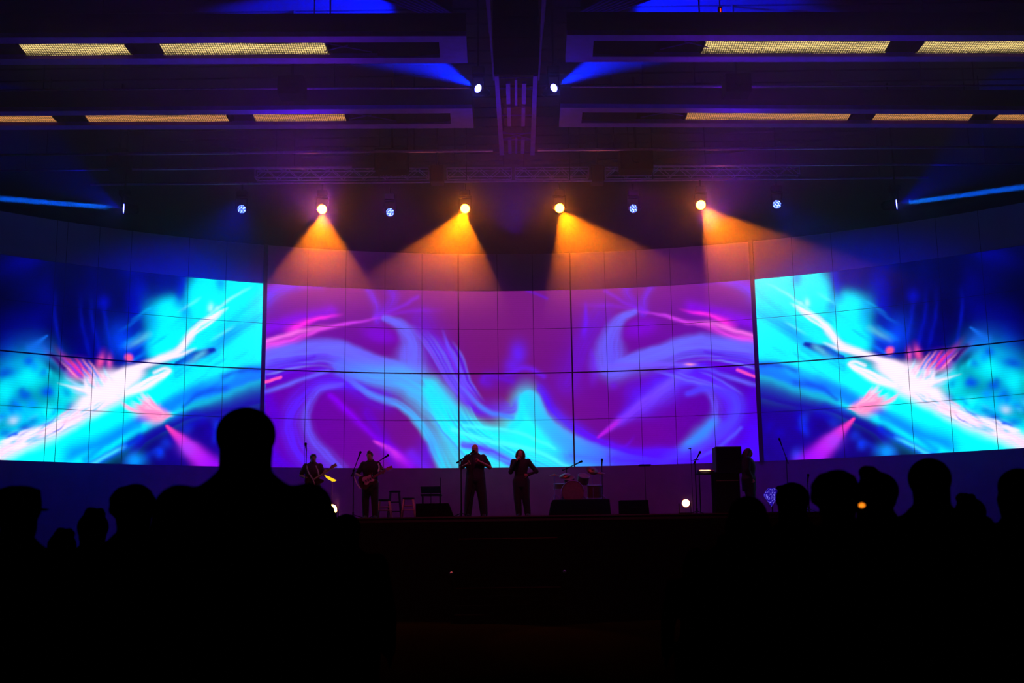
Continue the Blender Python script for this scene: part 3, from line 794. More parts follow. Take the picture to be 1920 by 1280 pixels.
# ------------------------------------------------------------------ the hanging ladder frame and the black speaker in the middle
t = thing('ceiling_ladder_frame', (0, 0, 0), 'purple-lit ladder-like ceiling frame with short tubes behind the hanging speaker', 'ceiling frame')
for (x0, x1) in ((931, 941), (1004, 998.5)):
    bm = bmesh.new(); a, b = atz(x0, 143, 11.4), atz(x1, 291, 11.4)
    add_prism(bm, [a + Vector((-.045, 0, 0)), a + Vector((.045, 0, 0)), b + Vector((.055, 0, 0)), b + Vector((-.055, 0, 0))], (0, 0, .12)); finish(bm, 'rail', M_STEEL, t)
bm = bmesh.new()
for y in (146, 166, 216, 250, 262, 285):
    k = (y - 143) / 148; a, b = atz(931 + 10 * k, y, 11.44), atz(1004 - 6 * k, y, 11.44)
    add_tube(bm, a, b, .012)
add_tube(bm, atz(938, 246, 11.44), atz(1001, 262, 11.46), .012); add_tube(bm, atz(938, 262, 11.46), atz(1001, 246, 11.44), .012)
finish(bm, 'crossbar', M_STEEL, t)
for (x, y0, y1, w_) in ((952.5, 157, 195, .09), (983, 157, 195, .09), (967.5, 150, 198, .055), (954, 202, 237, .085), (981.5, 202, 237, .085), (955.5, 262, 288, .085), (980.5, 262, 288, .085), (968, 258, 288, .05)):
    bm = bmesh.new(); a, b = atz(x, y0, 11.42), atz(x + (968 - x) * .06, y1, 11.42)
    add_prism(bm, [a + Vector((-w_ / 2, 0, 0)), a + Vector((w_ / 2, 0, 0)), b + Vector((w_ / 2, 0, 0)), b + Vector((-w_ / 2, 0, 0))], (0, 0, .06)); finish(bm, 'tube_light', M_STEEL, t)
bm = bmesh.new()
for x, y in ((933, 160), (1003, 160), (940, 285), (999, 285)):
    p = atz(x, y, 11.5); add_tube(bm, p, (p.x, p.y, CEIL_Z), .012)
finish(bm, 'hanger', M_DARKSTEEL, t)

t = thing('hanging_speaker', (0, 0, 0), 'large black speaker cluster hanging in the middle, between the two upper light troughs', 'speaker')
pa, pb = at(926, 140, 22.3), at(1010, 140, 22.3)
for k in range(4):
    bm = bmesh.new(); h = .42
    add_box(bm, ((pa.x + pb.x) / 2, 21.9, pa.z + h / 2 + k * (h + .01)), ((pb.x - pa.x) - k * .0, .8, h), bevel=.02)
    finish(bm, 'cabinet', M_BLACK, t)
bm = bmesh.new()
for x in (pa.x + .1, pb.x - .1): add_tube(bm, (x, 21.9, pa.z + 1.7), (x, 21.9, CEIL_Z), .02)
finish(bm, 'hanger', M_DARKSTEEL, t)
for sx, (x0, x1, x2) in ((-1, (913.5, 919.5, 926)), (1, (1021.5, 1015.5, 1010))):
    t = thing('cable_rail', (0, 0, 0), 'slim blue-lit rail running over the %s flank of the black hanging speaker' % ('left' if sx < 0 else 'right'), 'rail')
    bm = bmesh.new(); q = Vector((0, 0, .12))
    a, b, c = at(x0, -20, 18.6), at(x1, 62, 20.4), at(x2, 150, 22.6)
    for u_, v_, w1, w2 in ((a, b, .045, .03), (b, c, .022, .018)):
        add_tube(bm, u_, v_, w1, w2, 8)
    finish(bm, 'rail', M_STEEL, t)
    bm = bmesh.new()
    for p in (a, b, c): add_tube(bm, p, (p.x, p.y, CEIL_Z), .008, n=6)
    finish(bm, 'hanger', M_DARKSTEEL, t)

# ------------------------------------------------------------------ pipes across the hall
def pipe(pts, Y, r, label, name='ceiling_pipe', hang=(.15, .85), cat='pipe'):
    t = thing(name, (0, 0, 0), label, cat)
    P = [at(x, y, Y) for x, y in pts]
    bm = bmesh.new(); add_path(bm, P, r, 10); finish(bm, 'pipe', M_TRUSS, t, True)
    bm = bmesh.new()
    for k in hang:
        p = P[0].lerp(P[-1], k); add_tube(bm, p, (p.x, p.y, CEIL_Z), .012, n=6)
    finish(bm, 'hanger', M_DARKSTEEL, t)
pipe([(-60, 169), (880, 164.5)], 24.6, .02, 'thin pipe between the two light troughs on the left')
pipe([(1072, 163), (1960, 160)], 24.6, .02, 'thin pipe between the two light troughs on the right')
pipe([(-60, 291), (924, 282)], 27.6, .035, 'upper purple-lit pipe below the amber trough on the left')
pipe([(1008, 281), (1960, 275)], 27.6, .035, 'upper purple-lit pipe below the amber trough on the right')
pipe([(-60, 320), (660, 313)], 28.2, .03, 'lower blue-lit pipe meeting the truss on the left')
pipe([(1210, 310), (1960, 307)], 28.2, .03, 'lower blue-lit pipe meeting the truss on the right')
pipe([(170, 346), (806, 341)], TRUSS_Y, .028, 'pipe under the truss carrying the lamps on the left', 'lighting_pipe')
pipe([(833, 340.5), (1110, 338.5)], TRUSS_Y, .028, 'pipe under the truss carrying the two middle amber lamps', 'lighting_pipe')
pipe([(1133, 338.5), (1740, 333)], TRUSS_Y, .028, 'pipe under the truss carrying the lamps on the right', 'lighting_pipe')

def truss(p0, p1, label, bay=.55):
    t = thing('lighting_truss', (0, 0, 0), label, 'truss')
    Y = 29.6; a, b = at(*p0, Y), at(*p1, Y); h = .24
    L = (b - a).length; d = (b - a) / L; n = max(2, round(L / bay)); up, bk = Vector((0, 0, h)), Vector((0, h, 0))
    for o in (Vector(), up, bk, up + bk):
        bm = bmesh.new(); add_tube(bm, a + o, b + o, .019); finish(bm, 'chord', M_TRUSS, t, True)
    bm = bmesh.new()
    for k in range(n):
        s, e = a + d * (L * k / n), a + d * (L * (k + 1) / n); m_ = (s + e) / 2
        for o in (Vector(), bk):
            add_tube(bm, s + o, m_ + up + o, .01, n=6); add_tube(bm, m_ + up + o, e + o, .01, n=6)
        add_tube(bm, s + up, m_ + up + bk, .008, n=6); add_tube(bm, s, s + bk, .008, n=6)
    for e_ in (a, b): add_tube(bm, e_, e_ + up, .014, n=6); add_tube(bm, e_ + bk, e_ + up + bk, .014, n=6)
    finish(bm, 'lacing', M_TRUSS, t)
    bm = bmesh.new()
    for k in (.12, .88): p = a + d * L * k + up; add_tube(bm, p, (p.x, p.y, CEIL_Z), .012, n=6)
    finish(bm, 'hanger', M_DARKSTEEL, t)
truss((478, 333), (803, 331), 'aluminium box truss left of the centre, above the first amber lamp')
truss((838, 331), (959, 330.5), 'short aluminium box truss left of the midline, above the second amber lamp')
truss((966, 330.5), (1104, 329.5), 'short aluminium box truss right of the midline, above the third amber lamp')
truss((1136, 329.5), (1500, 327.5), 'aluminium box truss right of the centre, above the fourth amber lamp')

def hung_box(px, py, Y, w_, h, label, name='hanging_projector', cat='projector', d_=.5):
    p = at(px, py, Y); t = thing(name, p, label, cat)
    bm = bmesh.new(); add_box(bm, (0, 0, 0), (w_, d_, h), bevel=.03); finish(bm, 'housing', M_BLACK, t)
    bm = bmesh.new(); add_tube(bm, (0, -d_ / 2, 0), (0, -d_ / 2 - .06, 0), h * .22, h * .2, 16); finish(bm, 'lens_barrel', M_BLACK, t)
    bm = bmesh.new(); add_tube(bm, (0, 0, h / 2), (0, 0, CEIL_Z - p.z), .03); finish(bm, 'pole', M_DARKSTEEL, t)
hung_box(735, 303, 27.9, .82, .56, 'black box hanging in front of the left truss')
hung_box(1192, 303, 27.9, .82, .56, 'black box hanging in front of the right truss')
hung_box(548, 166, 24.1, .56, .42, 'black box hanging between the troughs on the left')
hung_box(1381, 162, 24.1, .56, .42, 'black box hanging between the troughs on the right')
hung_box(224, 302, 27.9, .5, .5, 'black box hanging above the far left blue beam lamp')
for x, lab in ((820, 'left'), (1120, 'right')):
    p = at(x, 329, 29.5); bm = bmesh.new(); add_box(bm, p, (.34, .4, .46), bevel=.03); add_tube(bm, p, (p.x, p.y, CEIL_Z), .03)
    tag(finish(bm, 'truss_corner_block', M_DARKSTEEL), 'dark coupling block at the %s gap of the lighting truss' % lab, 'truss block')
# slanted louvred ducts at the very top, either side of the hanging speaker
for s, lab in ((-1, 'left'), (1, 'right')):
    t = thing('air_duct', (0, 0, 0), 'slanted louvred air duct at the top edge, %s of the hanging speaker' % lab, 'air duct')
    P = [(700, -6), (790, -14), (848, 24), (846, 46)] if s < 0 else [(1240, -6), (1150, -14), (1088, 20), (1094, 44)]
    Q = [atz(x, y, 12.4) for x, y in P]
    bm = bmesh.new(); add_prism(bm, Q, (0, 0, .35)); finish(bm, 'duct_body', M_DARKSTEEL, t)
    bm = bmesh.new()
    for k in range(7):
        f_ = (k + .5) / 7; add_tube(bm, Q[0].lerp(Q[1], f_) - Vector((0, 0, .01)), Q[3].lerp(Q[2], f_) - Vector((0, 0, .01)), .02, n=6)
    finish(bm, 'louvre', M_STEEL, t)
    bm = bmesh.new(); m_ = (Q[0] + Q[2]) / 2; add_tube(bm, m_ + Vector((0, 0, .35)), (m_.x, m_.y, CEIL_Z), .02); finish(bm, 'hanger', M_DARKSTEEL, t)
M_REDLED = emit('red_indicator', (1, .05, .02), 1.2, sampled=False)
for (x, y), lab in (((588, 38), 'tiny red indicator light above the upper left light trough'), ((1351, 20), 'tiny red indicator light above the upper right light trough')):
    p = at(x, y, 22.5); t = thing('indicator_light', p, lab, 'indicator light')
    bm = bmesh.new(); add_tube(bm, (0, 0, -.05), (0, 0, .05), .012); finish(bm, 'bulb', M_REDLED, t)
    bm = bmesh.new(); add_box(bm, (0, .06, 0), (.08, .08, .2)); add_tube(bm, (0, .06, 0), (0, .06, CEIL_Z - p.z), .012); finish(bm, 'bracket', M_BLACK, t)
# ------------------------------------------------------------------ people
def remeshed(bm, voxel, it=5):
    me = bpy.data.meshes.new('tmp'); bm.to_mesh(me); bm.free()
    o = bpy.data.objects.new('tmp', me); COL.objects.link(o)
    m = o.modifiers.new('r', 'REMESH'); m.mode = 'VOXEL'; m.voxel_size = voxel; m.use_smooth_shade = True
    m = o.modifiers.new('s', 'SMOOTH'); m.iterations = it; m.factor = .5
    dg = bpy.context.evaluated_depsgraph_get(); dg.update()
    out = bpy.data.meshes.new_from_object(o.evaluated_get(dg))
    bpy.data.objects.remove(o); bpy.data.meshes.remove(me)
    return out

def mesh_obj(me, name, m, parent):
    me.name = name; me.materials.clear()
    for mm in (m if isinstance(m, (list, tuple)) else [m]): me.materials.append(mm)
    return link(bpy.data.objects.new(name, me), parent)

def ell_loft(bm, secs, n=20):
    """secs: (centre, rx, ry, yaw) ellipses stacked upward"""
    rings = []
    for c, rx, ry, yaw in secs:
        c = Vector(c); ca, sa = math.cos(yaw), math.sin(yaw)
        rings.append([bm.verts.new(c + Vector((rx * math.cos(2 * math.pi * j / n) * ca - ry * math.sin(2 * math.pi * j / n) * sa,
                                               rx * math.cos(2 * math.pi * j / n) * sa + ry * math.sin(2 * math.pi * j / n) * ca, 0))) for j in range(n)])
    for a, b in zip(rings, rings[1:]):
        for j in range(n): bm.faces.new((a[j], a[(j + 1) % n], b[(j + 1) % n], b[j]))
    bm.faces.new(rings[0][::-1]); bm.faces.new(rings[-1])

def limb(bm, pts, rs, n=12):
    add_path(bm, smooth_pts(pts, 1) if False else pts, rs, n)
    for p, r in zip(pts, rs): add_ball(bm, p, r, sub=2)

class Pose:
    """joints in metres for a 1.78 m figure, facing -Y; right arm is on the -X side"""
    def __init__(s, **k):
        s.hip = [(-.095, 0, .93), (.095, 0, .93)]
        s.knee = [(-.12, -.03, .50), (.12, -.03, .50)]
        s.ank = [(-.14, .02, .09), (.14, .02, .09)]
        s.sh = [(-.19, .01, 1.455), (.19, .01, 1.455)]
        s.elb = [(-.26, .04, 1.14), (.26, .04, 1.14)]
        s.wri = [(-.27, -.04, .88), (.27, -.04, .88)]
        s.hdir = [None, None]
        s.head = (0, -.02, 1.632); s.neck = 1.0; s.turn = 0.0; s.nod = 0.0
        s.bulk = 1.0; s.sex = 'm'; s.curl = .5
        for a, v in k.items(): setattr(s, a, v)

def torso_secs(p, g=0.0):
    b = p.bulk; f = p.sex == 'f'
    hx = .175 if f else .168; wx = .128 if f else .15; cx = .155 if f else .178
    return [((0, 0, .86), hx * .86 * b + g, .105 * b + g, 0), ((0, 0, .95), hx * b + g, .118 * b + g, 0), ((0, 0, 1.06), (wx + .012) * b + g, (.112 if not f else .098) * b + g, 0),
            ((0, 0, 1.16), wx * b + g, .108 * b * (1.05 if b > 1 else 1) + g, 0), ((0, 0, 1.29), cx * b * .97 + g, .12 * b + g, 0), ((0, .005, 1.38), cx * b + g, .112 * b + g, 0),
            ((0, .01, 1.44), (cx + .006) * b + g, .092 * b + g, 0), ((0, .012, 1.48), (cx - .028) * b + g, .078 * b + g, 0), ((0, .012, 1.515), .105 * b ** .5 + g, .068 + g, 0), ((0, .012, 1.548), .078 + g * .6, .064 + g * .5, 0), ((0, .012, 1.575), .066 + g * .4, .062 + g * .4, 0)]

def head_parts(bm, p, k=1.0):
    H = Vector(p.head); M = Matrix.Rotation(p.turn, 3, 'Z') @ Matrix.Rotation(p.nod, 3, 'X')
    P = lambda x, y, z: H + M @ Vector((x, y, z))
    add_ball(bm, P(0, .012, .028), .1 * k, (.80, .94, .86), M, 3)
    add_ball(bm, P(0, -.025, -.04), .074 * k, (.86, .98, 1.05), M, 3)
    add_ball(bm, P(0, -.052, -.088), .034 * k, (1.1, .9, .8), M, 2)
    if p.neck > 1: add_ball(bm, P(0, .02, -.035), .088, (.92, .8, .8), M, 2)
    # nose, brow, lips, ears
    add_ball(bm, P(0, -.098, -.022), .014, (.9, 1.1, 1.7), M, 2)
    add_ball(bm, P(0, -.082, .022), .02, (2.3, .7, .55), M, 2)
    add_ball(bm, P(0, -.086, -.062), .012, (2.1, .8, .8), M, 2)
    for s in (-1, 1): add_ball(bm, P(s * .077, .015, -.008), .02, (.35, .8, 1.5), M, 2)
    return P, M

def hand(bm, wri, dr, curl, side, up=Vector((0, 0, 1))):
    """palm, four unequal curled fingers and a thumb from its side"""
    w_ = Vector(wri); d = Vector(dr).normalized()
    n = (d.cross(up)).normalized() if abs(d.dot(up)) < .95 else Vector((1, 0, 0))
    u = n.cross(d).normalized()
    if side: u = -u if False else u
    palm = w_ + d * .05
    return w_, d, n, u, palm

def person(name, label, loc, rz, scale, p, cloth, hair='short', haircol=None, skin=None, voxel=.013, sleeves='long', group=None, fingers=True, glasses=False, hem=.86, cap=None):
    t = thing(name, loc, label, 'person', group, rz); t.scale = (scale,) * 3
    top, bottom = cloth
    # ---- body: one continuous surface
    bm = bmesh.new()
    ell_loft(bm, torso_secs(p)); b_ = p.bulk ** .7 * p.neck
    ell_loft(bm, [((0, .008, 1.49), .070 * b_, .064, 0), ((p.head[0] * .5, p.head[1] * .4 + .008, 1.55), .066 * b_, .064, 0), ((p.head[0] * .9, p.head[1] * .8 + .014, 1.62), .066 * b_, .066, 0)])
    Pf, HM = head_parts(bm, p)
    b = p.bulk
    for i in (0, 1):
        limb(bm, [p.hip[i], p.knee[i], p.ank[i]], [.09 * b, .062 * b, .042])
        k = Vector(p.knee[i]); a = Vector(p.ank[i]); m_ = k.lerp(a, .3) + Vector((0, .018, 0)); add_ball(bm, m_, .055, (1, 1, 1.9), None, 2)
        add_ball(bm, a + Vector((0, -.06, -.045)), .045, (.95, 2.4, .8), None, 2)
        limb(bm, [Vector(p.sh[i]) * 1.0, p.elb[i], p.wri[i]], [.052 * b, .043 * b, .03])
        add_ball(bm, Vector(p.sh[i]) + Vector((0, 0, -.02)), .06 * b, (1, 1, 1.05))
        w_ = Vector(p.wri[i]); e = Vector(p.elb[i])
        d = (Vector(p.hdir[i]) if p.hdir[i] else (w_ - e)).normalized()
        q = d.to_track_quat('Z', 'Y').to_matrix()
        add_ball(bm, w_ + d * .045, .04, (.42, .95, 1.15), q, 2)
    body = remeshed(bm, voxel)
    if fingers:
        bm = bmesh.new(); bm.from_mesh(body)
        for i in (0, 1):
            w_ = Vector(p.wri[i]); e = Vector(p.elb[i]); d = (Vector(p.hdir[i]) if p.hdir[i] else (w_ - e)).normalized()
            q = d.to_track_quat('Z', 'Y').to_matrix(); X, Y_, Z_ = q.col[0], q.col[1], q.col[2]
            bend = -X if (i == 0) == (X.x > 0) else X        # curl toward the body midline
            c = p.curl
            for f_, (off, L) in enumerate(((-.028, .066), (-.01, .076), (.009, .072), (.027, .056))):
                a = w_ + Z_ * .075 + Y_ * off
                b1 = a + (Z_ * math.cos(c) + bend * math.sin(c)) * L * .45
                b2 = b1 + (Z_ * math.cos(c * 2.1) + bend * math.sin(c * 2.1)) * L * .32
                b3 = b2 + (Z_ * math.cos(c * 3) + bend * math.sin(c * 3)) * L * .25
                add_path(bm, [a - Z_ * .02, a, b1, b2, b3], [.0085, .009, .0085, .0078, .006], 7)
            a = w_ + Z_ * .03 + Y_ * -.03
            add_path(bm, [a, a + Y_ * -.024 + Z_ * .022, a + Y_ * -.03 + Z_ * .048 + bend * .014, a + Y_ * -.026 + Z_ * .066 + bend * .026], [.0115, .0105, .0095, .007], 7)
        bm.to_mesh(body); bm.free()
        for q_ in body.polygons: q_.use_smooth = True
    bo = mesh_obj(body, 'body', skin, t)
    # eyes
    bm = bmesh.new()
    for s in (-1, 1): add_ball(bm, Pf(s * .031, -.078, .004), .0115, (1.1, .8, .75), HM, 2)
    finish(bm, 'eyes', M_EYE, t, True)
    # ---- clothes follow the body
    g = .014
    bm = bmesh.new(); secs = torso_secs(p, g)
    secs[0] = ((0, 0, hem), secs[0][1] + .012, secs[0][2] + .008, 0)
    if hem < .8: secs.insert(1, ((0, 0, .86), secs[0][1] + .004, secs[0][2] + .004, 0))
    ell_loft(bm, secs)
    for i in (0, 1):
        s_, e, w_ = Vector(p.sh[i]), Vector(p.elb[i]), Vector(p.wri[i])
        add_ball(bm, s_ + Vector((0, 0, -.02)), .06 * b + g, (1, 1, 1.05))
        s_ = s_ + Vector((0, 0, -.02))
        if sleeves == 'long': limb(bm, [s_, e, e.lerp(w_, .9)], [.054 * b + g, .046 * b + g, .034 + g])
        else: limb(bm, [s_, s_.lerp(e, .45), s_.lerp(e, .8)], [.054 * b + g, .05 * b + g, .046 * b + g])
    mesh_obj(remeshed(bm, max(voxel, .014), 9), 'jacket' if hem < .8 else 'shirt', top, t)
    bm = bmesh.new(); x = torso_secs(p, .008)
    ell_loft(bm, [((0, 0, .84), x[0][1], x[0][2], 0), x[1], ((0, 0, 1.02), x[2][1] + .002, x[2][2], 0)])
    for i in (0, 1): limb(bm, [p.hip[i], p.knee[i], Vector(p.ank[i]) + Vector((0, 0, .0))], [.112 * b, .086 * b, .07 * b])
    mesh_obj(remeshed(bm, max(voxel, .014), 3), 'trousers', bottom, t)
    for i in (0, 1):
        bm = bmesh.new(); a = Vector(p.ank[i])
        ell_loft(bm, [((a.x, a.y - .055, .0), .05, .135, 0), ((a.x, a.y - .055, .035), .052, .135, 0), ((a.x, a.y - .035, .07), .045, .1, 0), ((a.x, a.y, .115), .042, .05, 0)])
        finish(bm, 'shoe', M_SHOE, t, True)
    # ---- hair
    if hair != 'bald':
        bm = bmesh.new()
        add_ball(bm, Pf(0, .024, .036), .104, (.88, .96, .86), HM, 3)
        if hair == 'short':
            add_ball(bm, Pf(0, .05, -.0), .085, (.88, .7, .9), HM, 2)
            add_ball(bm, Pf(.01, -.055, .098), .034, (1.9, 1.0, .55), HM, 2)
        if hair == 'tuft':
            add_ball(bm, Pf(0, .05, .0), .085, (.86, .7, .9), HM, 2)
            for k in range(9): add_ball(bm, Pf(rnd.uniform(-.05, .05), rnd.uniform(-.05, .05), .115 + rnd.uniform(-.01, .018)), .028, (1, 1, 1), HM, 2)
        if hair == 'bob':
            for s in (-1, 1): add_path(bm, [Pf(s * .062, .0, .07), Pf(s * .088, .0, 0), Pf(s * .1, -.01, -.08), Pf(s * .09, -.02, -.13)], [.03, .04, .038, .02], 10)
            add_ball(bm, Pf(0, .055, -.045), .09, (.95, .6, 1.0), HM, 2)
        if hair == 'long':
            add_path(bm, [Pf(0, .05, .06), Pf(0, .085, -.02), Pf(0, .11, -.12), Pf(0, .13, -.24), Pf(0, .14, -.34)], [.07, .085, .085, .07, .02], 12)
            for s in (-1, 1): add_path(bm, [Pf(s * .06, .02, .05), Pf(s * .082, .02, -.02), Pf(s * .085, .05, -.12), Pf(s * .07, .08, -.22)], [.03, .038, .036, .015], 10)
        if hair == 'bun':
            add_ball(bm, Pf(0, .055, -.01), .08, (.88, .7, .95), HM, 2); add_ball(bm, Pf(0, .04, .15), .042, (1, 1, .9), HM, 2)
        if hair == 'bushy':
            for k in range(26):
                an = rnd.uniform(0, 6.28); ph = rnd.uniform(-.3, 1.4)
                add_ball(bm, Pf(.085 * math.cos(an) * math.cos(ph), .03 + .085 * math.sin(an) * math.cos(ph) * (1 if math.sin(an) > 0 else .55), .04 + .085 * math.sin(ph)), .035, (1, 1, 1), HM, 2)
        mesh_obj(remeshed(bm, .013, 3), 'hair', haircol, t)
    if cap:
        bm = bmesh.new()
        ell_loft(bm, [(Pf(0, .02, .02), .09, .108, p.turn), (Pf(0, .02, .07), .092, .108, p.turn), (Pf(0, .02, .125), .084, .095, p.turn), (Pf(0, .02, .14), .04, .05, p.turn)])
        add_ball(bm, Pf(0, -.12, .045), .07, (1.0, .95, .12), HM, 2)
        finish(bm, 'cap', haircol, t, True)
    return t

M_EYE = mat('eye', (.25, .22, .2), .3)
M_SHOE = mat('shoe_leather', (.012, .011, .011), .6)
M_SKIN = mat('skin', (.42, .22, .16), .55, scale=30, noise=.08)
M_SKIND = mat('skin_in_the_dark', (.0035, .002, .0018), .95, scale=30, noise=.08, spec=0)  # shaded copy of the skin, darkness put into its colour
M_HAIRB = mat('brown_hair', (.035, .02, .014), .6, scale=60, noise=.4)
M_HAIRD = mat('silhouette_hair', (.0015, .0013, .0013), 1, scale=60, noise=.4, spec=0)  # shaded copy of the hair, blackened for the silhouettes
M_SHIRTN = mat('navy_shirt', (.013, .012, .018), .85, scale=25)
M_SHIRTM = mat('maroon_shirt', (.05, .016, .025), .85, scale=25)
M_TROUS = mat('black_trousers', (.008, .008, .010), .85, scale=25)

# stage level: the front edge of the deck is seen at y 966 in the middle of the photograph
ST_Y = 27.55
STZ = at(960, 966.5, ST_Y).z
def on_stage(px, Y):
    """stage floor point seen in the column of a pixel, Y metres away"""
    p = at(px, 966, Y)
    return Vector((p.x, p.y, STZ))

# the singer in the middle, hands raised in front of the chest
pm = Pose(bulk=1.32, elb=[(-.34, -.02, 1.20), (.35, -.02, 1.20)], wri=[(-.19, -.22, 1.27), (.10, -.25, 1.33)], hdir=[(.6, -.35, .5), (-.75, -.2, .55)],
          ank=[(-.19, .02, .09), (.20, .02, .09)], knee=[(-.155, -.02, .5), (.16, -.02, .5)], head=(-.005, -.03, 1.65), curl=.7, turn=.06, nod=.05)
sp = on_stage(892, 28.7); k_ = (at(894, 832, 28.7).z - STZ) / 1.775
person('person', 'bald man in dark shirt singing at the boom microphone, hands raised at his chest', sp, 0, k_, pm, (M_SHIRTN, M_TROUS), 'bald', None, M_SKIN, .012, 'short')
SING = (sp, k_)
# the woman beside him, microphone at her mouth, other hand on her waist
pw = Pose(sex='f', bulk=1.18, elb=[(-.27, -.02, 1.17), (.40, .0, 1.18)], wri=[(-.10, -.20, 1.47), (.17, -.10, 1.08)], hdir=[(.45, .05, .6), (-.9, -.35, -.05)],
          ank=[(-.07, .02, .09), (.16, .03, .09)], knee=[(-.10, -.03, .5), (.115, -.03, .5)], head=(-.01, -.03, 1.64), curl=.8)
wp = on_stage(978, 28.7); kw_ = (at(975, 841, 28.7).z - STZ) / 1.775
person('person', 'woman with bobbed hair in dark jacket, hand-held microphone at her mouth', wp, 0, kw_, pw, (M_SHIRTN, M_TROUS), 'bob', M_HAIRB, M_SKIN, .012, 'long', hem=.76)
bm = bmesh.new(); q = wp + Vector((-.045, -.175, 1.49)) * kw_; d = Vector((-.4, -.45, -.8)).normalized()
add_path(bm, [q - Vector((.0, 0, 0)), q + d * .06, q + d * .2], [.026, .018, .012], 12); add_ball(bm, q, .028)
tag(finish(bm, 'hand_microphone', M_BLACK, None, True), 'black hand-held microphone at the mouth of the woman singer', 'microphone')
# guitarist with electric guitar
pg = Pose(bulk=1.16, elb=[(-.36, .02, 1.18), (.33, .02, 1.22)], wri=[(-.16, -.22, 1.05), (.24, -.22, 1.26)], hdir=[(.7, -.2, -.3), (.35, .1, .7)],
          ank=[(-.12, .02, .09), (.13, .02, .09)], head=(-.02, -.04, 1.64), turn=-.1, curl=.85, nod=.08)
gp = on_stage(694, 28.6); kg = (at(695, 846, 28.6).z - STZ) / 1.775
person('person', 'guitarist in dark shirt playing an electric guitar, on the left of the stage', gp, 0, kg, pg, (M_SHIRTN, M_TROUS), 'tuft', M_HAIRB, M_SKIN, .012, 'short')
# second guitarist further left, half hidden behind the tall onlooker
ph = Pose(bulk=1.16, elb=[(-.32, .05, 1.20), (.30, .0, 1.20)], wri=[(-.10, -.2, 1.08), (.30, -.24, 1.24)], hdir=[(.8, -.3, -.2), (.5, -.1, .6)],
          head=(.01, -.04, 1.64), turn=.25, curl=.7, nod=.1)
hp = on_stage(585, 29.0); kh = (at(585, 850, 29.0).z - STZ) / 1.775
person('person', 'guitarist in maroon shirt with a pale strap, behind the shoulder of the tall onlooker', hp, .1, kh, ph, (M_SHIRTM, M_TROUS), 'short', M_HAIRB, M_SKIN, .012, 'short')
# keyboard player seen from the side
pk = Pose(sex='f', bulk=1.55, elb=[(-.25, .03, 1.17), (.25, .03, 1.17)], wri=[(-.22, -.08, .95), (.22, -.08, .95)], head=(0, -.04, 1.64), nod=.12)
kp = on_stage(1407, 29.4); kk = (at(1408, 839, 29.4).z - STZ) / 1.775
person('person', 'long-haired person in black standing side-on, right of the tall dark cabinet', kp, R(78), kk, pk, (M_TROUS, M_TROUS), 'long', M_HAIRB, M_SKIN, .013, 'long', hem=.62)
# ------------------------------------------------------------------ onlookers, black against the stage
VAR = [
    dict(p=Pose(bulk=1.14, neck=1.12), hair='short', cap=None), dict(p=Pose(bulk=1.06, sex='f'), hair='long'), dict(p=Pose(bulk=1.12), hair='tuft'),
    dict(p=Pose(bulk=.98, sex='f'), hair='bun'), dict(p=Pose(bulk=1.08), hair='short', cap=True), dict(p=Pose(bulk=1.12), hair='bushy'),
]
protos = {}
def onlooker(px, ptop, D, var, label, turn=0.0, big=False, sx=1.0):
    p = at(px, ptop, D)
    sc_ = p.z / (1.75 + (.03 if var in (2, 5) else .12 if var == 3 else .02 if var == 4 else 0))
    if var in protos and not big:
        o = copy_tree(protos[var]); o['label'] = label
        o.location = (p.x, p.y, 0); o.rotation_euler = (0, 0, math.pi + turn); o.scale = (sc_ * sx, sc_ * sx, sc_)
        return o
    v = VAR[var]
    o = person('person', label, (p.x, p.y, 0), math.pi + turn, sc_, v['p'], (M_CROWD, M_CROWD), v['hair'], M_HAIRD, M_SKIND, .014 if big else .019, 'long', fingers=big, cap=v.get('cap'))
    o.scale = (sc_ * sx, sc_ * sx, sc_)
    if not big: protos[var] = o
    return o
onlooker(463, 767, 3.75, 0, 'tall broad man standing with his back to us, nearest onlooker, head against the left screen', 0.04, True, 1.04)
onlooker(37, 912, 4.6, 4, 'onlooker in a flat-topped cap at the left edge of the photograph', -.05)
onlooker(118, 990, 6.4, 2, 'short onlooker low between the left-edge cap wearer and the next head', .2)
onlooker(176, 952, 6.2, 2, 'onlooker with a small dark head between the cap wearer and the bushy-haired one', .3)
onlooker(252, 909, 5.0, 5, 'onlooker with bushy hair, left of the tall man', .1)
onlooker(322, 929, 5.6, 0, 'onlooker whose head touches the tall man\'s left shoulder', -.2)
onlooker(600, 942, 6.2, 5, 'onlooker peeking out behind the tall man\'s right shoulder, beside the glowing floor lamp', .2)
onlooker(650, 965, 6.6, 0, 'onlooker in front of the stage edge, to the right of the left floor lamp', 0)
onlooker(1400, 932, 5.0, 1, 'long-haired onlooker in front of the person in black, first of the right-hand crowd', .2)
onlooker(1484, 906, 6.1, 0, 'onlooker in front of the glowing dotted panel on the right', .15)
onlooker(1566, 883, 4.6, 5, 'bushy-haired onlooker right of the glowing dotted panel', -.3)
onlooker(1642, 875, 5.4, 2, 'onlooker beside the tiny orange light, tousled hair', .9)
onlooker(1741, 861, 4.9, 0, 'onlooker with the highest head in the right-hand crowd', -.7)
onlooker(1816, 925, 6.6, 2, 'shorter onlooker between the two tallest heads of the right-hand crowd', .2)
onlooker(1906, 880, 5.2, 1, 'onlooker cut by the right edge of the photograph', .3)
onlooker(1305, 1028, 7.5, 1, 'smallest onlooker low before the stage, left end of the right-hand crowd', 0)
onlooker(1352, 985, 5.8, 3, 'onlooker with a hair bun low in front of the stage edge, right-hand crowd', .2)
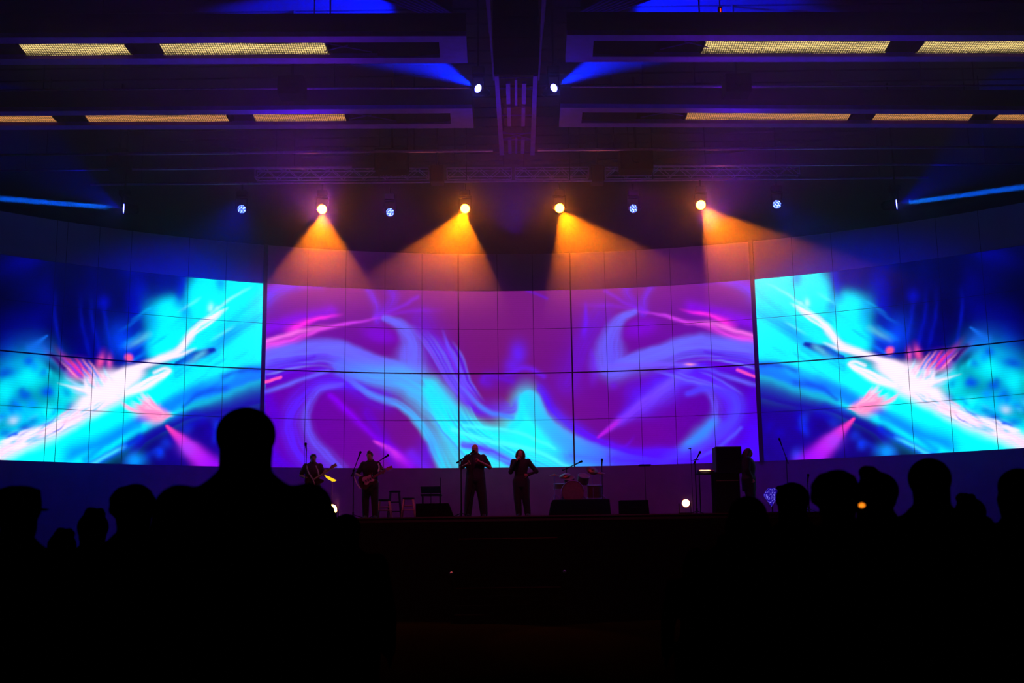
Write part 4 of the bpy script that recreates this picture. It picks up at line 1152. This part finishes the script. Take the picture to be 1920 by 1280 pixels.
# ------------------------------------------------------------------ stage deck
xl, xr = on_stage(548, ST_Y).x, on_stage(1545, ST_Y).x
bm = bmesh.new()
al, ar = math.asin((xl - WC.x) / (WR - .01)), math.asin((xr - WC.x) / (WR - .01))
pts = [Vector((xr, ST_Y, STZ - .12)), Vector((xl, ST_Y, STZ - .12))] + [wall_pt(al + (ar - al) * k / 24, STZ - .12, .01) for k in range(25)]
add_prism(bm, pts, (0, 0, .12))
sd = thing('stage', (0, 0, 0), 'high dark stage deck with a plain black front, carrying the band', 'stage')
finish(bm, 'deck', mat('deck_paint', (.03, .028, .03), .6), sd)
bm = bmesh.new(); add_box(bm, ((xl + xr) / 2, ST_Y + .06, (STZ - .12) / 2 + .0), (xr - xl - .05, .05, STZ - .12)); add_box(bm, (xl + .04, ST_Y + .8, (STZ - .12) / 2), (.05, 1.5, STZ - .12)); add_box(bm, (xr - .04, ST_Y + .8, (STZ - .12) / 2), (.05, 1.5, STZ - .12))
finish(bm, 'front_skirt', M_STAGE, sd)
bm = bmesh.new(); add_box(bm, ((xl + xr) / 2, ST_Y - .012, STZ - .016), (xr - xl, .02, .028)); finish(bm, 'edge_strip', mat('edge_aluminium', (.12, .10, .10), .5, .4), sd)
# steps down from the stage with two shining nosings
s0, s1 = at(862, 1013, 27.0), at(1044, 1013, 27.0)
t = thing('stage_steps', (0, 0, 0), 'black steps in the middle of the stage front with two thin shining nosings', 'steps')
N = 12; bm = bmesh.new(); xc, hw = (s0.x + s1.x) / 2, (s1.x - s0.x) / 2
prof = []
for k in range(N):
    z1 = STZ - .2 * (k + 1) * (STZ / (N + 1)) / .2 * 1.0
    add_box(bm, (xc, ST_Y - .28 * k - .16, z1 / 2), (hw * 2, .27, z1))
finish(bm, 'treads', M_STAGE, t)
M_NOSE = mat('worn_brass', (.75, .30, .34), .25, .9)
for py, in ((1013,), (1097,)):
    kbest = min(range(N), key=lambda k: abs(at(950, py, ST_Y - .28 * k - .3).z - (STZ - (k + 1) * STZ / (N + 1))))
    z1 = STZ - (kbest + 1) * STZ / (N + 1)
    bm = bmesh.new(); add_box(bm, (xc, ST_Y - .28 * kbest - .302, z1 - .01), (hw * 2, .016, .016)); finish(bm, 'nosing', M_NOSE, t)
for s in (-1, 1):
    bm = bmesh.new(); x = xc + s * (hw + .05); add_path(bm, [(x, ST_Y - 3.2, .0), (x, ST_Y - 3.2, .98)], .02, 8)
    finish(bm, 'handrail_post', M_BLACK, t)
    bm = bmesh.new(); add_ball(bm, (x, ST_Y - 3.2, 1.0), .035); finish(bm, 'post_cap', M_TRUSS, t, True)

# ------------------------------------------------------------------ microphones and stands
def mic_stand(base, h, boom, label, tilt_end=None, round_base=False, name='microphone_stand', mic=True, r=.013):
    """boom: (dx, dy, dz) from the clutch to the microphone; the tail sticks out behind"""
    t = thing(name, base, label, 'microphone stand')
    bm = bmesh.new()
    if round_base: add_tube(bm, (0, 0, 0), (0, 0, .03), .14, .13, 20)
    else:
        for k in range(3):
            a = 2.1 * k + .4; add_tube(bm, (0, 0, .1), (.3 * math.cos(a), .3 * math.sin(a), .012), .01, n=6)
        add_tube(bm, (0, 0, .05), (0, 0, .16), .022)
    finish(bm, 'stand_base', M_DARKSTEEL, t)
    bm = bmesh.new(); add_tube(bm, (0, 0, .02), (0, 0, h), r); finish(bm, 'pole', M_DARKSTEEL, t, True)
    b = Vector(boom); hd = Vector((0, 0, h))
    if b.length > .05:
        bm = bmesh.new(); add_ball(bm, hd, .028); finish(bm, 'clutch', M_BLACK, t, True)
        bm = bmesh.new(); add_tube(bm, hd - b * .45, hd + b, r * .9); add_tube(bm, hd - b * .5, hd - b * .38, .022); finish(bm, 'boom', M_DARKSTEEL, t, True)
    if mic:
        dn = b.normalized() if b.length > .05 else Vector((0, -.5, .85)); e = hd + b
        bm = bmesh.new(); add_path(bm, [e, e + dn * .12, e + dn * .17], [.014, .02, .026], 12); add_ball(bm, e + dn * .19, .032); finish(bm, 'microphone', M_BLACK, t, True)
    return t
b_ = on_stage(865, 28.25); z_ = lambda px, py, Y: at(px, py, Y).z - STZ
hh = z_(865, 862, 28.25)
m0 = mic_stand(b_, hh, (at(879, 850, 28.25).x - b_.x, .22, z_(879, 850, 28.25) - hh), 'black boom microphone stand in front of the bald singer', r=.016)
bm = bmesh.new(); q = b_ + Vector((.0, .0, 0))
c0, c1 = at(884, 852, 28.32), at(887, 902, 28.36)
add_path(bm, smooth_pts([c0, at(887, 866, 28.3), at(886.5, 885, 28.32), c1, at(880, 940, 28.3), Vector((at(872, 966, 28.2).x, 28.2, STZ + .01)), Vector((at(866, 966, 28.25).x, 28.2, STZ + .01))], 4), .006, 6)
tag(finish(bm, 'microphone_cable', M_BLACK), 'thin cable hanging down in front of the bald singer', 'cable')
mic_stand(on_stage(572, 28.3), z_(572, 845, 28.3), (0, 0, .0), 'upright microphone stand in front of the maroon-shirted guitarist')
b_ = on_stage(662, 28.3); hh = z_(661, 882, 28.3); mic_stand(b_, hh, (at(670, 861, 28.3).x - b_.x, .1, z_(670, 860, 28.3) - hh), 'thin boom stand rising left of the electric guitarist')
b_ = on_stage(737, 29.3); 
b_ = on_stage(700, 29.2); hh = z_(712, 866, 29.2); mic_stand(b_, hh - .06, (at(716, 861, 29.2).x - b_.x, -.05, .12), 'boom stand behind the electric guitarist, microphone over his shoulder')
b_ = on_stage(1131, 30.2); mic_stand(b_, z_(1131, 874, 30.2), (0, 0, 0), 'microphone stand at the right of the drum kit')
b_ = on_stage(1064, 30.6); hh = z_(1072, 878, 30.6); mic_stand(b_, hh, (at(1078, 873, 30.6).x - b_.x, 0, .1), 'boom stand behind the drum kit, at the right-hand screen post')
b_ = on_stage(1307, 28.9); mic_stand(b_, z_(1307, 866, 28.9), (.04, -.05, .08), 'slim stand at the front corner of the keyboard')
b_ = on_stage(1480, 30.0); hh = z_(1480, 858, 30.0); mic_stand(b_, hh, (at(1466, 836, 30.0).x - b_.x, 0, z_(1466, 836, 30) - hh), 'boom stand right of the right-hand screen post')
b_ = on_stage(1518, 28.6); mic_stand(b_, z_(1518, 903, 28.6), (0, 0, 0), 'low stand among the right-hand crowd heads, at the stage end')
b_ = on_stage(826, 29.9); mic_stand(b_, z_(826, 895, 29.9), (0, 0, 0), 'thin stand behind the left wedge monitor', mic=False)

# ------------------------------------------------------------------ wedge monitors
def wedge(px0, px1, ytop, Y, label, hand_=1):
    a, b = on_stage(px0, Y), on_stage(px1, Y); w_ = b.x - a.x; h = at((px0 + px1) / 2, ytop, Y).z - STZ
    t = thing('wedge_monitor', ((a.x + b.x) / 2, Y, STZ), label, 'stage monitor')
    bm = bmesh.new(); c = w_ * .14 * hand_
    f = [(-w_ / 2, 0), (w_ / 2, 0), (w_ / 2 - max(c, 0), h), (-w_ / 2 - min(c, 0), h)]
    add_prism(bm, [Vector((x, -.22, z)) for x, z in f], (0, .45, 0)); finish(bm, 'cabinet', M_BLACK, t)
    bm = bmesh.new(); add_box(bm, (-c * .3, .235, h * .5), (w_ * .66, .02, h * .75)); finish(bm, 'grille', M_DARKSTEEL, t)
    bm = bmesh.new(); add_tube(bm, (-.07, -.225, h * .5), (.07, -.225, h * .5), .012, n=6); finish(bm, 'handle', M_DARKSTEEL, t)
wedge(781, 851, 944, 28.2, 'black wedge monitor on the stage floor, left of the bald singer', 1)
wedge(1162, 1216, 938, 28.6, 'black wedge monitor on the stage floor, right of the drum riser', .2)

# ------------------------------------------------------------------ stools and music stands
M_STOOL = mat('bare_wood', (.45, .26, .16), .55, scale=20)
def stool(px, ytop, Y, w_, label, m=None):
    b = on_stage(px, Y); h = at(px, ytop, Y).z - STZ
    t = thing('bar_stool', b, label, 'stool')
    bm = bmesh.new(); add_tube(bm, (0, 0, h - .04), (0, 0, h), w_ * .42, w_ * .44, 20); finish(bm, 'seat', M_DARKSTEEL, t, True)
    for sx in (-1, 1):
        for sy in (-1, 1):
            bm = bmesh.new(); add_tube(bm, (sx * w_ * .5, sy * w_ * .5, 0), (sx * w_ * .32, sy * w_ * .32, h - .04), .016); finish(bm, 'leg', m or M_STOOL, t, True)
    for z, k in ((.22, .45), (h * .62, .38)):
        bm = bmesh.new(); q = w_ * k
        for s in (-1, 1): add_tube(bm, (-q, s * q, z), (q, s * q, z), .009, n=6); add_tube(bm, (s * q, -q, z), (s * q, q, z), .009, n=6)
        finish(bm, 'rung', m or M_STOOL, t)
stool(721, 936, 28.9, .36, 'bar stool half hidden behind the electric guitarist, pale legs')
stool(766, 933, 28.9, .34, 'bar stool with pale legs between the guitarist and the wedge monitor')
stool(740, 920, 29.8, .34, 'taller dark bar stool behind the two pale-legged ones', M_DARKSTEEL)

def music_stand(px, ytop, Y, w_, label, sheet=None, tilt=.5, yaw=0.0):
    b = on_stage(px, Y); h = at(px, ytop, Y).z - STZ
    t = thing('music_stand', b, label, 'music stand', None, yaw)
    bm = bmesh.new()
    for k in range(3): a = 2.1 * k; add_tube(bm, (0, 0, .12), (.25 * math.cos(a), .25 * math.sin(a), .01), .008, n=6)
    finish(bm, 'stand_base', M_DARKSTEEL, t)
    bm = bmesh.new(); add_tube(bm, (0, 0, .1), (0, 0, h - .08), .01); finish(bm, 'pole', M_DARKSTEEL, t)
    bm = bmesh.new(); rot = Matrix.Rotation(tilt, 3, 'X'); add_box(bm, (0, 0, h), (w_, .015, .3), rot); add_box(bm, Vector((0, 0, h)) + rot @ Vector((0, .03, -.15)), (w_, .06, .012), rot)
    finish(bm, 'desk', M_DARKSTEEL, t)
    if sheet:
        bm = bmesh.new(); add_box(bm, Vector((0, 0, h)) + rot @ Vector((0, .014, 0)), (w_ * .8, .004, .26), rot); finish(bm, 'sheet', sheet, t)
    return t
music_stand(808, 918, 29.6, .5, 'dark folding table with slanted music desk behind the left wedge monitor', tilt=1.05)
t = thing('side_table', on_stage(809, 29.9), 'small dark side table with thin legs behind the left wedge monitor', 'table')
bm = bmesh.new(); add_box(bm, (0, 0, .62), (.52, .4, .04)); finish(bm, 'table_top', M_DARKSTEEL, t)
for sx in (-1, 1):
    for sy in (-1, 1):
        bm = bmesh.new(); add_tube(bm, (sx * .22, sy * .16, 0), (sx * .22, sy * .16, .6), .012, n=8); finish(bm, 'leg', M_DARKSTEEL, t)
# the lit sheet at the left guitarist, its light put in as glow
M_SHEET = mat('yellow_paper', (.9, .75, .12), .6)
t = thing('lit_sheet_stand', on_stage(622, 28.55), 'slim stand with a yellow lit sheet made to glow, between the two guitarists', 'music stand')
h0 = z_(620, 895, 28.55)
bm = bmesh.new(); add_tube(bm, (0, 0, 0), (0, 0, h0), .009); add_tube(bm, (0, 0, 0), (0, 0, .02), .12, .12, 16); finish(bm, 'pole', M_STOOL, t)
bm = bmesh.new(); o_ = on_stage(622, 28.55)
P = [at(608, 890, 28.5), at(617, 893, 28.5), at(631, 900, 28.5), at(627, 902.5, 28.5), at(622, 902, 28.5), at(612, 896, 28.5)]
add_prism(bm, [v - o_ for v in P], (0, .02, 0)); finish(bm, 'glowing_sheet', emit('yellow_glow', (1, .62, .01), 1.1, sampled=False), t)

# ------------------------------------------------------------------ guitars
def guitar(bridge, neck_dir, facing, L, label, body_m, guard_m, neck_m, name='electric_guitar'):
    """bridge: point on the body centre; neck_dir unit vector along the neck; L length of neck + head"""
    X = Vector(neck_dir).normalized(); Y = Vector(facing).normalized(); Z = X.cross(Y).normalized(); Y = Z.cross(X).normalized()
    M = Matrix((X, Y, Z)).transposed().to_4x4(); M.translation = Vector(bridge)
    t = thing(name, (0, 0, 0), label, 'guitar'); t.matrix_world = M
    out = [(-.20, .0), (-.19, .10), (-.12, .165), (-.04, .15), (.04, .125), (.12, .155), (.20, .165), (.235, .13), (.19, .07), (.17, .03), (.17, -.03), (.18, -.07), (.205, -.11), (.15, -.13), (.06, -.115), (-.03, -.145), (-.11, -.165), (-.18, -.11)]
    O = smooth_pts([(x, 0, z) for x, z in out] + [(out[0][0], 0, out[0][1])], 3)[:-1]
    bm = bmesh.new(); add_prism(bm, [Vector((v.x, -.022, v.z)) for v in O], (0, .044, 0)); finish(bm, 'guitar_body', body_m, t)
    bm = bmesh.new(); add_prism(bm, [Vector((v.x * .62 + .03, .022, v.z * .62 - .015)) for v in O], (0, .006, 0)); finish(bm, 'pickguard', guard_m, t)
    bm = bmesh.new()
    for x in (-.02, .04, .1): add_box(bm, (x, .03, 0), (.016, .008, .07))
    add_box(bm, (-.09, .03, 0), (.03, .014, .07)); finish(bm, 'pickups', M_BLACK, t)
    bm = bmesh.new(); add_box(bm, (.17 + L * .42, .022, 0), (L * .86, .02, .05)); finish(bm, 'neck', neck_m, t)
    bm = bmesh.new(); x0 = .17 + L * .85
    add_prism(bm, [Vector(v) for v in ((x0, .012, -.028), (x0 + .05, .012, -.05), (x0 + .18, .012, -.03), (x0 + .17, .012, .04), (x0 + .03, .012, .03))], (0, .016, 0)); h_ = finish(bm, 'headstock', neck_m, t)
    bm = bmesh.new()
    for k in range(6): add_tube(bm, (x0 + .04 + k * .023, .02, .04), (x0 + .04 + k * .023, .02, .065), .006, n=6)
    finish(bm, 'tuning_pegs', M_TRUSS, h_)
    bm = bmesh.new()
    for k in range(6): add_tube(bm, (-.09, .036, -.02 + k * .008), (x0 + .02, .036, -.016 + k * .0064), .0012, n=4)
    finish(bm, 'strings', M_TRUSS, t)
    return t, M
M_GW = mat('cream_lacquer', (.75, .6, .55), .3); M_GR = mat('dark_lacquer', (.06, .02, .02), .3); M_MAPLE = mat('maple_neck', (.55, .33, .2), .4); M_STRAP = mat('pale_strap', (.62, .55, .58), .8)
Yg = 28.28
bp, np_ = at(688, 901, Yg), at(737, 874, Yg - .05)
nd = (np_ - bp); g1, GM = guitar(bp, nd, (0, -1, 0), nd.length - .3, 'cream and dark electric guitar slung on the left stage guitarist', M_GR, M_GW, M_MAPLE)
bm = bmesh.new()
S1 = [bp + Vector((-.2, .02, -.02)), at(664, 905, Yg), at(666, 893, Yg + .02), at(678, 868, Yg + .12), at(684, 866, 28.6)]
add_path(bm, smooth_pts([at(676, 916, Yg - .01), at(669, 906, Yg - .02), at(664, 893, Yg + .05)], 4), .014, 6)
add_path(bm, smooth_pts([at(709, 869, Yg + .14), at(711, 876, Yg + .1), at(709, 884, Yg + .02)], 4), .018, 6)
finish(bm, 'strap', M_STRAP, None)
st = bpy.context.scene.objects['strap']; st.parent = g1; st.matrix_parent_inverse = GM.inverted()
Yh = 28.62
bp, np_ = at(587, 902, Yh), at(612, 884, Yh - .03)
nd = (np_ - bp).normalized(); g2, GM2 = guitar(bp, nd, (0, -1, 0), .42, 'maroon guitar slung on the maroon-shirted guitarist at the far left', M_GR, M_GR, M_MAPLE)
bm = bmesh.new()
for P in ([at(574, 871, Yh + .05), at(578, 885, Yh + .02), at(587, 899, Yh - .05)], [at(587, 899, Yh - .05), at(597, 893, Yh - .05), at(604, 889, Yh - .05)], [at(587, 899, Yh - .05), at(590, 908, Yh - .04), at(588, 921, Yh - .04)], [at(592, 873, Yh + .04), at(596, 882, Yh), at(598, 892, Yh - .04)]):
    add_path(bm, P, .017, 6)
st = finish(bm, 'strap', M_STRAP, None); st.parent = g2; st.matrix_parent_inverse = GM2.inverted()

# ------------------------------------------------------------------ drums on their riser
Yd = 29.6
a, b = on_stage(1036, Yd), on_stage(1140, Yd); rh = at(1088, 938, Yd).z - STZ
t = thing('drum_riser', ((a.x + b.x) / 2, Yd + .3, STZ), 'low black riser under the drum kit', 'riser')
w_ = b.x - a.x
bm = bmesh.new(); add_prism(bm, [Vector((-w_ / 2 - .09, -.9, 0)), Vector((w_ / 2 + .03, -.9, 0)), Vector((w_ / 2, -.9, rh)), Vector((-w_ / 2, -.9, rh))], (0, 1.8, 0)); finish(bm, 'platform', M_BLACK, t)
bm = bmesh.new(); add_box(bm, (0, -.905, rh - .01), (w_, .01, .02)); finish(bm, 'edge_trim', M_DARKSTEEL, t)
RZ = STZ + rh
M_SHELL = mat('drum_shell', (.10, .03, .035), .3, .2); M_HEADD = mat('drum_head', (.16, .10, .11), .5); M_CYM = mat('cymbal_bronze', (.30, .10, .05), .4, .8)
def cyl_m(axis): return Vector(axis).normalized().to_track_quat('Z', 'Y').to_matrix()
dk = thing('drum_kit', (at(1075, 900, Yd).x, Yd, RZ), 'drum kit with bass drum, toms and bronze cymbals on the low black riser', 'drum kit')
O = Vector(dk.location)
def drum(name, c, axis, r, d_):
    c = Vector(c) - O; ax = Vector(axis).normalized()
    bm = bmesh.new(); add_tube(bm, c - ax * d_ / 2, c + ax * d_ / 2, r, r, 28); o = finish(bm, name, M_SHELL, dk, False)
    bm = bmesh.new(); add_tube(bm, c + ax * d_ / 2, c + ax * (d_ / 2 + .006), r * .95, r * .95, 28); finish(bm, 'drum_head', M_HEADD, o)
    q = cyl_m(ax)
    for e_ in (-1, 1):
        bm = bmesh.new()
        n_ = 28; pr = [c + ax * (e_ * d_ / 2) + q @ Vector((r * 1.03 * math.cos(2 * math.pi * j / n_), r * 1.03 * math.sin(2 * math.pi * j / n_), 0)) for j in range(n_ + 1)]
        add_path(bm, pr, .009, 6)
        finish(bm, 'hoop', M_TRUSS, o, True)
zz = lambda px, py: at(px, py, Yd)
drum('bass_drum', zz(1073, 923) + Vector((0, -.1, 0)), (0, -1, 0), .27, .4)
drum('tom', zz(1068, 901) + Vector((0, .1, 0)), (-.1, -.5, .85), .13, .18)
drum('tom', zz(1094, 898) + Vector((0, .1, 0)), (.15, -.45, .85), .14, .2)
drum('floor_tom', zz(1115, 921) + Vector((0, .1, 0)), (0, -.1, 1), .18, .32)
drum('snare_drum', zz(1052, 910) + Vector((0, .35, 0)), (0, -.1, 1), .17, .13)
for (px, py, dx, r, ax) in ((1060, 891, 0, .15, (-.2, -.45, .8)), (1111, 881, .0, .15, (.25, -.7, .6)), (1040, 890, .0, .13, (0, -.15, 1)), (1126, 886, 0, .12, (.1, -.3, .9))):
    c = zz(px, py) - O + Vector((0, .15, 0)); axx = Vector(ax).normalized(); q = cyl_m(ax)
    bm = bmesh.new(); add_tube(bm, c, c + axx * .02, r, .05, 28); add_tube(bm, c + axx * .015, c + axx * .04, .035, .01, 16); cy_o = finish(bm, 'cymbal', M_CYM, dk, True)
    bm = bmesh.new(); add_tube(bm, (c.x, c.y, 0), c, .011, n=8)
    for k in range(3): an = 2.1 * k + .3; add_tube(bm, (c.x, c.y, .18), (c.x + .2 * math.cos(an), c.y + .2 * math.sin(an), .008), .008, n=6)
    finish(bm, 'cymbal_stand', M_TRUSS, cy_o)
bm = bmesh.new()
for (px, py) in ((1073, 923),):
    c = zz(px, py) - O + Vector((0, -.1, 0))
    for s in (-1, 1): add_tube(bm, c + Vector((s * .22, -.1, -.05)), (c.x + s * .36, c.y - .15, .0), .011, n=6)
finish(bm, 'bass_drum_spur', M_TRUSS, dk)
for x_ in (-.15, .15, 0):
    bm = bmesh.new(); c = zz(1115, 921) - O; an = x_ * 12
    add_tube(bm, (c.x + .19 * math.cos(an), c.y + .1 + .19 * math.sin(an), c.z + .1), (c.x + .19 * math.cos(an), c.y + .1 + .19 * math.sin(an), 0), .009, n=6); finish(bm, 'floor_tom_leg', M_TRUSS, dk)

# ------------------------------------------------------------------ keyboard corner
Yk = 29.2
a, b = on_stage(1309, Yk), on_stage(1388, Yk); kz = at(1322, 884, Yk).z - STZ
t = thing('keyboard_desk', ((a.x + b.x) / 2, Yk, STZ), 'dark draped keyboard desk below the tall dark cabinet, pale strip along its top', 'desk')
w_ = b.x - a.x
bm = bmesh.new(); add_box(bm, (w_ / 2 - .33, 0, kz / 2 - .03), (.62, .5, kz - .06), bevel=.02); add_tube(bm, (-w_ / 2 + .1, .2, 0), (-w_ / 2 + .1, .2, kz - .05), .015); finish(bm, 'drape', M_BLACK, t)
bm = bmesh.new(); add_box(bm, (0, -.02, kz - .045), (w_, .6, .03)); finish(bm, 'desk_top', M_DARKSTEEL, t)
bm = bmesh.new(); add_box(bm, (w_ / 2 - .33, -.256, kz - .24), (.55, .01, .012))
finish(bm, 'knob_row', M_STOOL, t)
KX = (a.x + b.x) / 2
t = thing('keyboard', (at(1323, 881, Yk - .1).x, Yk - .1, STZ + kz - .03), 'slim keyboard whose pale edge catches the light, left of the tall dark cabinet', 'keyboard')
kw = at(1338, 881, Yk).x - at(1308, 881, Yk).x
bm = bmesh.new(); add_box(bm, (0, 0, .04), (kw, .3, .05), bevel=.008); finish(bm, 'case', M_DARKSTEEL, t)
bm = bmesh.new(); add_box(bm, (0, -.152, .045), (kw * .97, .01, .022)); finish(bm, 'key_edge', mat('ivory_keys', (.95, .6, .45), .4), t)
a, b = at(1339, 838, 29.45), at(1388, 838, 29.45)
t = thing('speaker_cabinet', ((a.x + b.x) / 2, 29.45, STZ + kz - .03), 'tall square dark cabinet standing on the keyboard desk', 'cabinet')
ch = a.z - STZ - kz + .03; cw = b.x - a.x
bm = bmesh.new(); add_box(bm, (0, .1, ch / 2), (cw, .5, ch), bevel=.015); finish(bm, 'case', mat('cabinet_tolex', (.012, .009, .016), .8), t)
bm = bmesh.new(); add_box(bm, (0, -.155, ch / 2), (cw * .9, .015, ch * .9)); finish(bm, 'grille_cloth', M_BLACK, t)
# cymbal-like gooseneck lamp over the keyboard
t = thing('percussion_stand', on_stage(1300, 30.0), 'thin percussion stand with two small plates, left of the keyboard', 'percussion stand')
bm = bmesh.new(); z1 = z_(1298, 841, 30); add_tube(bm, (0, 0, 0), (0, 0, z1), .007); add_tube(bm, (0, 0, 0), (0, 0, .02), .13, .13, 16); finish(bm, 'pole', M_DARKSTEEL, t)
for dx, zz_, r in ((-.02, z1, .05), (.13, z_(1310, 862, 30), .08)):
    bm = bmesh.new(); add_tube(bm, (dx, 0, zz_), (dx, 0, zz_ + .025), r, r * .3, 16); add_tube(bm, (0, 0, zz_ - .02), (dx, 0, zz_), .006, n=6); finish(bm, 'plate', M_DARKSTEEL, t)
a = on_stage(1212, 30.3); t = thing('tray_stand', a, 'slim stand with a small flat tray below the screen, right of the drum kit', 'stand')
z1 = z_(1212, 872, 30.3)
bm = bmesh.new(); add_box(bm, (0, 0, z1), (.30, .25, .035), bevel=.01); finish(bm, 'tray', M_BLACK, t)
bm = bmesh.new(); add_tube(bm, (0, 0, 0), (0, 0, z1), .009); add_tube(bm, (0, 0, 0), (0, 0, .02), .14, .14, 16); finish(bm, 'pole', M_DARKSTEEL, t)
# unseen spot added to brighten the keyboard's edge
kl = on_stage(1323, Yk - .1); spot('keyboard_added_spot', (kl.x, kl.y - .75, STZ + kz + .3), (kl.x, kl.y - .15, STZ + kz + .01), (1, .55, .3), 90, 26, .6, .02)

# the blue dotted panel, emissive, leaning at the right end of the stage
mdl = bpy.data.materials.new('blue_dots'); mdl.use_nodes = True; nt = mdl.node_tree; nt.nodes.remove(nt.nodes['Principled BSDF'])
tc = nt.nodes.new('ShaderNodeTexCoord'); vo = nt.nodes.new('ShaderNodeTexVoronoi'); vo.inputs['Scale'].default_value = 26; vo.inputs['Randomness'].default_value = .45
nt.links.new(tc.outputs['Object'], vo.inputs['Vector'])
cr = nt.nodes.new('ShaderNodeValToRGB'); cr.color_ramp.elements[0].position = .12; cr.color_ramp.elements[0].color = (.22, .18, 1, 1); cr.color_ramp.elements[1].position = .5; cr.color_ramp.elements[1].color = (.01, .0, .22, 1)
nt.links.new(vo.outputs['Distance'], cr.inputs['Fac']); e = nt.nodes.new('ShaderNodeEmission'); e.inputs['Strength'].default_value = 1.1
nt.links.new(cr.outputs['Color'], e.inputs['Color']); nt.links.new(e.outputs[0], nt.nodes['Material Output'].inputs['Surface']); mdl.cycles.emission_sampling = 'NONE'
Yp = 28.0; o_ = on_stage(1450, Yp)
t = thing('dotted_panel_stand', o_, 'slanted panel of glowing blue dots on a stand at the right end of the stage', 'LED panel')
P = [at(1440, 915, Yp), at(1470, 914, Yp), at(1447, 949, Yp), at(1431, 928, Yp)]
bm = bmesh.new(); add_prism(bm, [v - o_ for v in P], (0, .03, 0)); finish(bm, 'dot_panel', mdl, t)
bm = bmesh.new(); add_tube(bm, (0, .06, 0), (0, .06, P[0].z - STZ - .1), .015); add_tube(bm, (0, .06, 0), (0, .06, .02), .15, .15, 16); finish(bm, 'stand', M_DARKSTEEL, t)
# floor lamps that flare at the camera, and the tiny orange one in the crowd
M_FLARE = emit('flare_lens', (1, .28, .05), 90)
for (px, py, Y, lab, r) in ((1286, 943, 28.2, 'glowing floor lamp facing us, before the keyboard corner', .085), (622, 955, 28.2, 'glowing floor lamp half hidden behind the onlookers, before the left guitarists', .12)):
    b = on_stage(px, Y); c = at(px, py, Y) - b
    t = thing('floor_lamp', b, lab, 'stage lamp')
    bm = bmesh.new(); add_tube(bm, c + Vector((0, .22, 0)), c + Vector((0, .01, 0)), r * .7, r * 1.2, 20); finish(bm, 'lamp_body', M_BLACK, t, True)
    bm = bmesh.new(); add_tube(bm, c + Vector((0, .004, 0)), c + Vector((0, -.004, 0)), r, r, 24); finish(bm, 'lens', M_FLARE, t)
    bm = bmesh.new(); add_box(bm, (0, .1, .02), (.3, .22, .04)); add_box(bm, (-.14, .1, c.z / 2), (.015, .05, c.z)); add_box(bm, (.14, .1, c.z / 2), (.015, .05, c.z)); finish(bm, 'bracket', M_BLACK, t)
c = at(1616, 947, 3.9); t = thing('phone_light', c, 'tiny orange glowing light held up in the right-hand crowd, beside the tousle-haired onlooker', 'small light')
bm = bmesh.new(); add_box(bm, (.02, .02, -.04), (.07, .009, .14), Matrix.Rotation(.3, 3, 'Y'), .003); finish(bm, 'phone_body', M_BLACK, t)
bm = bmesh.new(); add_ball(bm, (0, 0, 0), .012, (.9, .6, .65)); finish(bm, 'glow', emit('orange_glow', (1, .24, .01), 1.5, sampled=False), t, True)

# ------------------------------------------------------------------ pieces that are separate in the place are separate parts
def split_pieces(o):
    bm = bmesh.new(); bm.from_mesh(o.data); bm.verts.ensure_lookup_table()
    seen, groups = set(), []
    for v in bm.verts:
        if v.index in seen: continue
        st_, g = [v], []
        seen.add(v.index)
        while st_:
            q = st_.pop(); g.append(q.index)
            for e in q.link_edges:
                w_ = e.other_vert(q)
                if w_.index not in seen: seen.add(w_.index); st_.append(w_)
        groups.append(set(g))
    bm.free()
    if len(groups) < 2: return
    src = o.data
    for k, g in enumerate(groups):
        b2 = bmesh.new(); b2.from_mesh(src)
        bmesh.ops.delete(b2, geom=[v for v in b2.verts if v.index not in g], context='VERTS')
        me = bpy.data.meshes.new(o.name.split('.')[0]); b2.to_mesh(me); b2.free()
        for m in src.materials: 
            if m.name not in [x.name for x in me.materials]: me.materials.append(m)
        for p_, in zip(me.polygons): p_.use_smooth = src.polygons[0].use_smooth
        if k == 0: o.data = me
        else:
            c = o.copy(); c.data = me; COL.objects.link(c)
for o in list(SC.objects):
    if o.type == 'MESH' and o.name.split('.')[0] in ('hanger', 'divider', 'brace', 'crossbar', 'nosing', 'eyes', 'rung', 'louvre', 'strap', 'bass_drum_spur', 'pickups', 'tuning_pegs'):
        if o.name.split('.')[0] == 'eyes': o.name = 'eye'
        split_pieces(o)
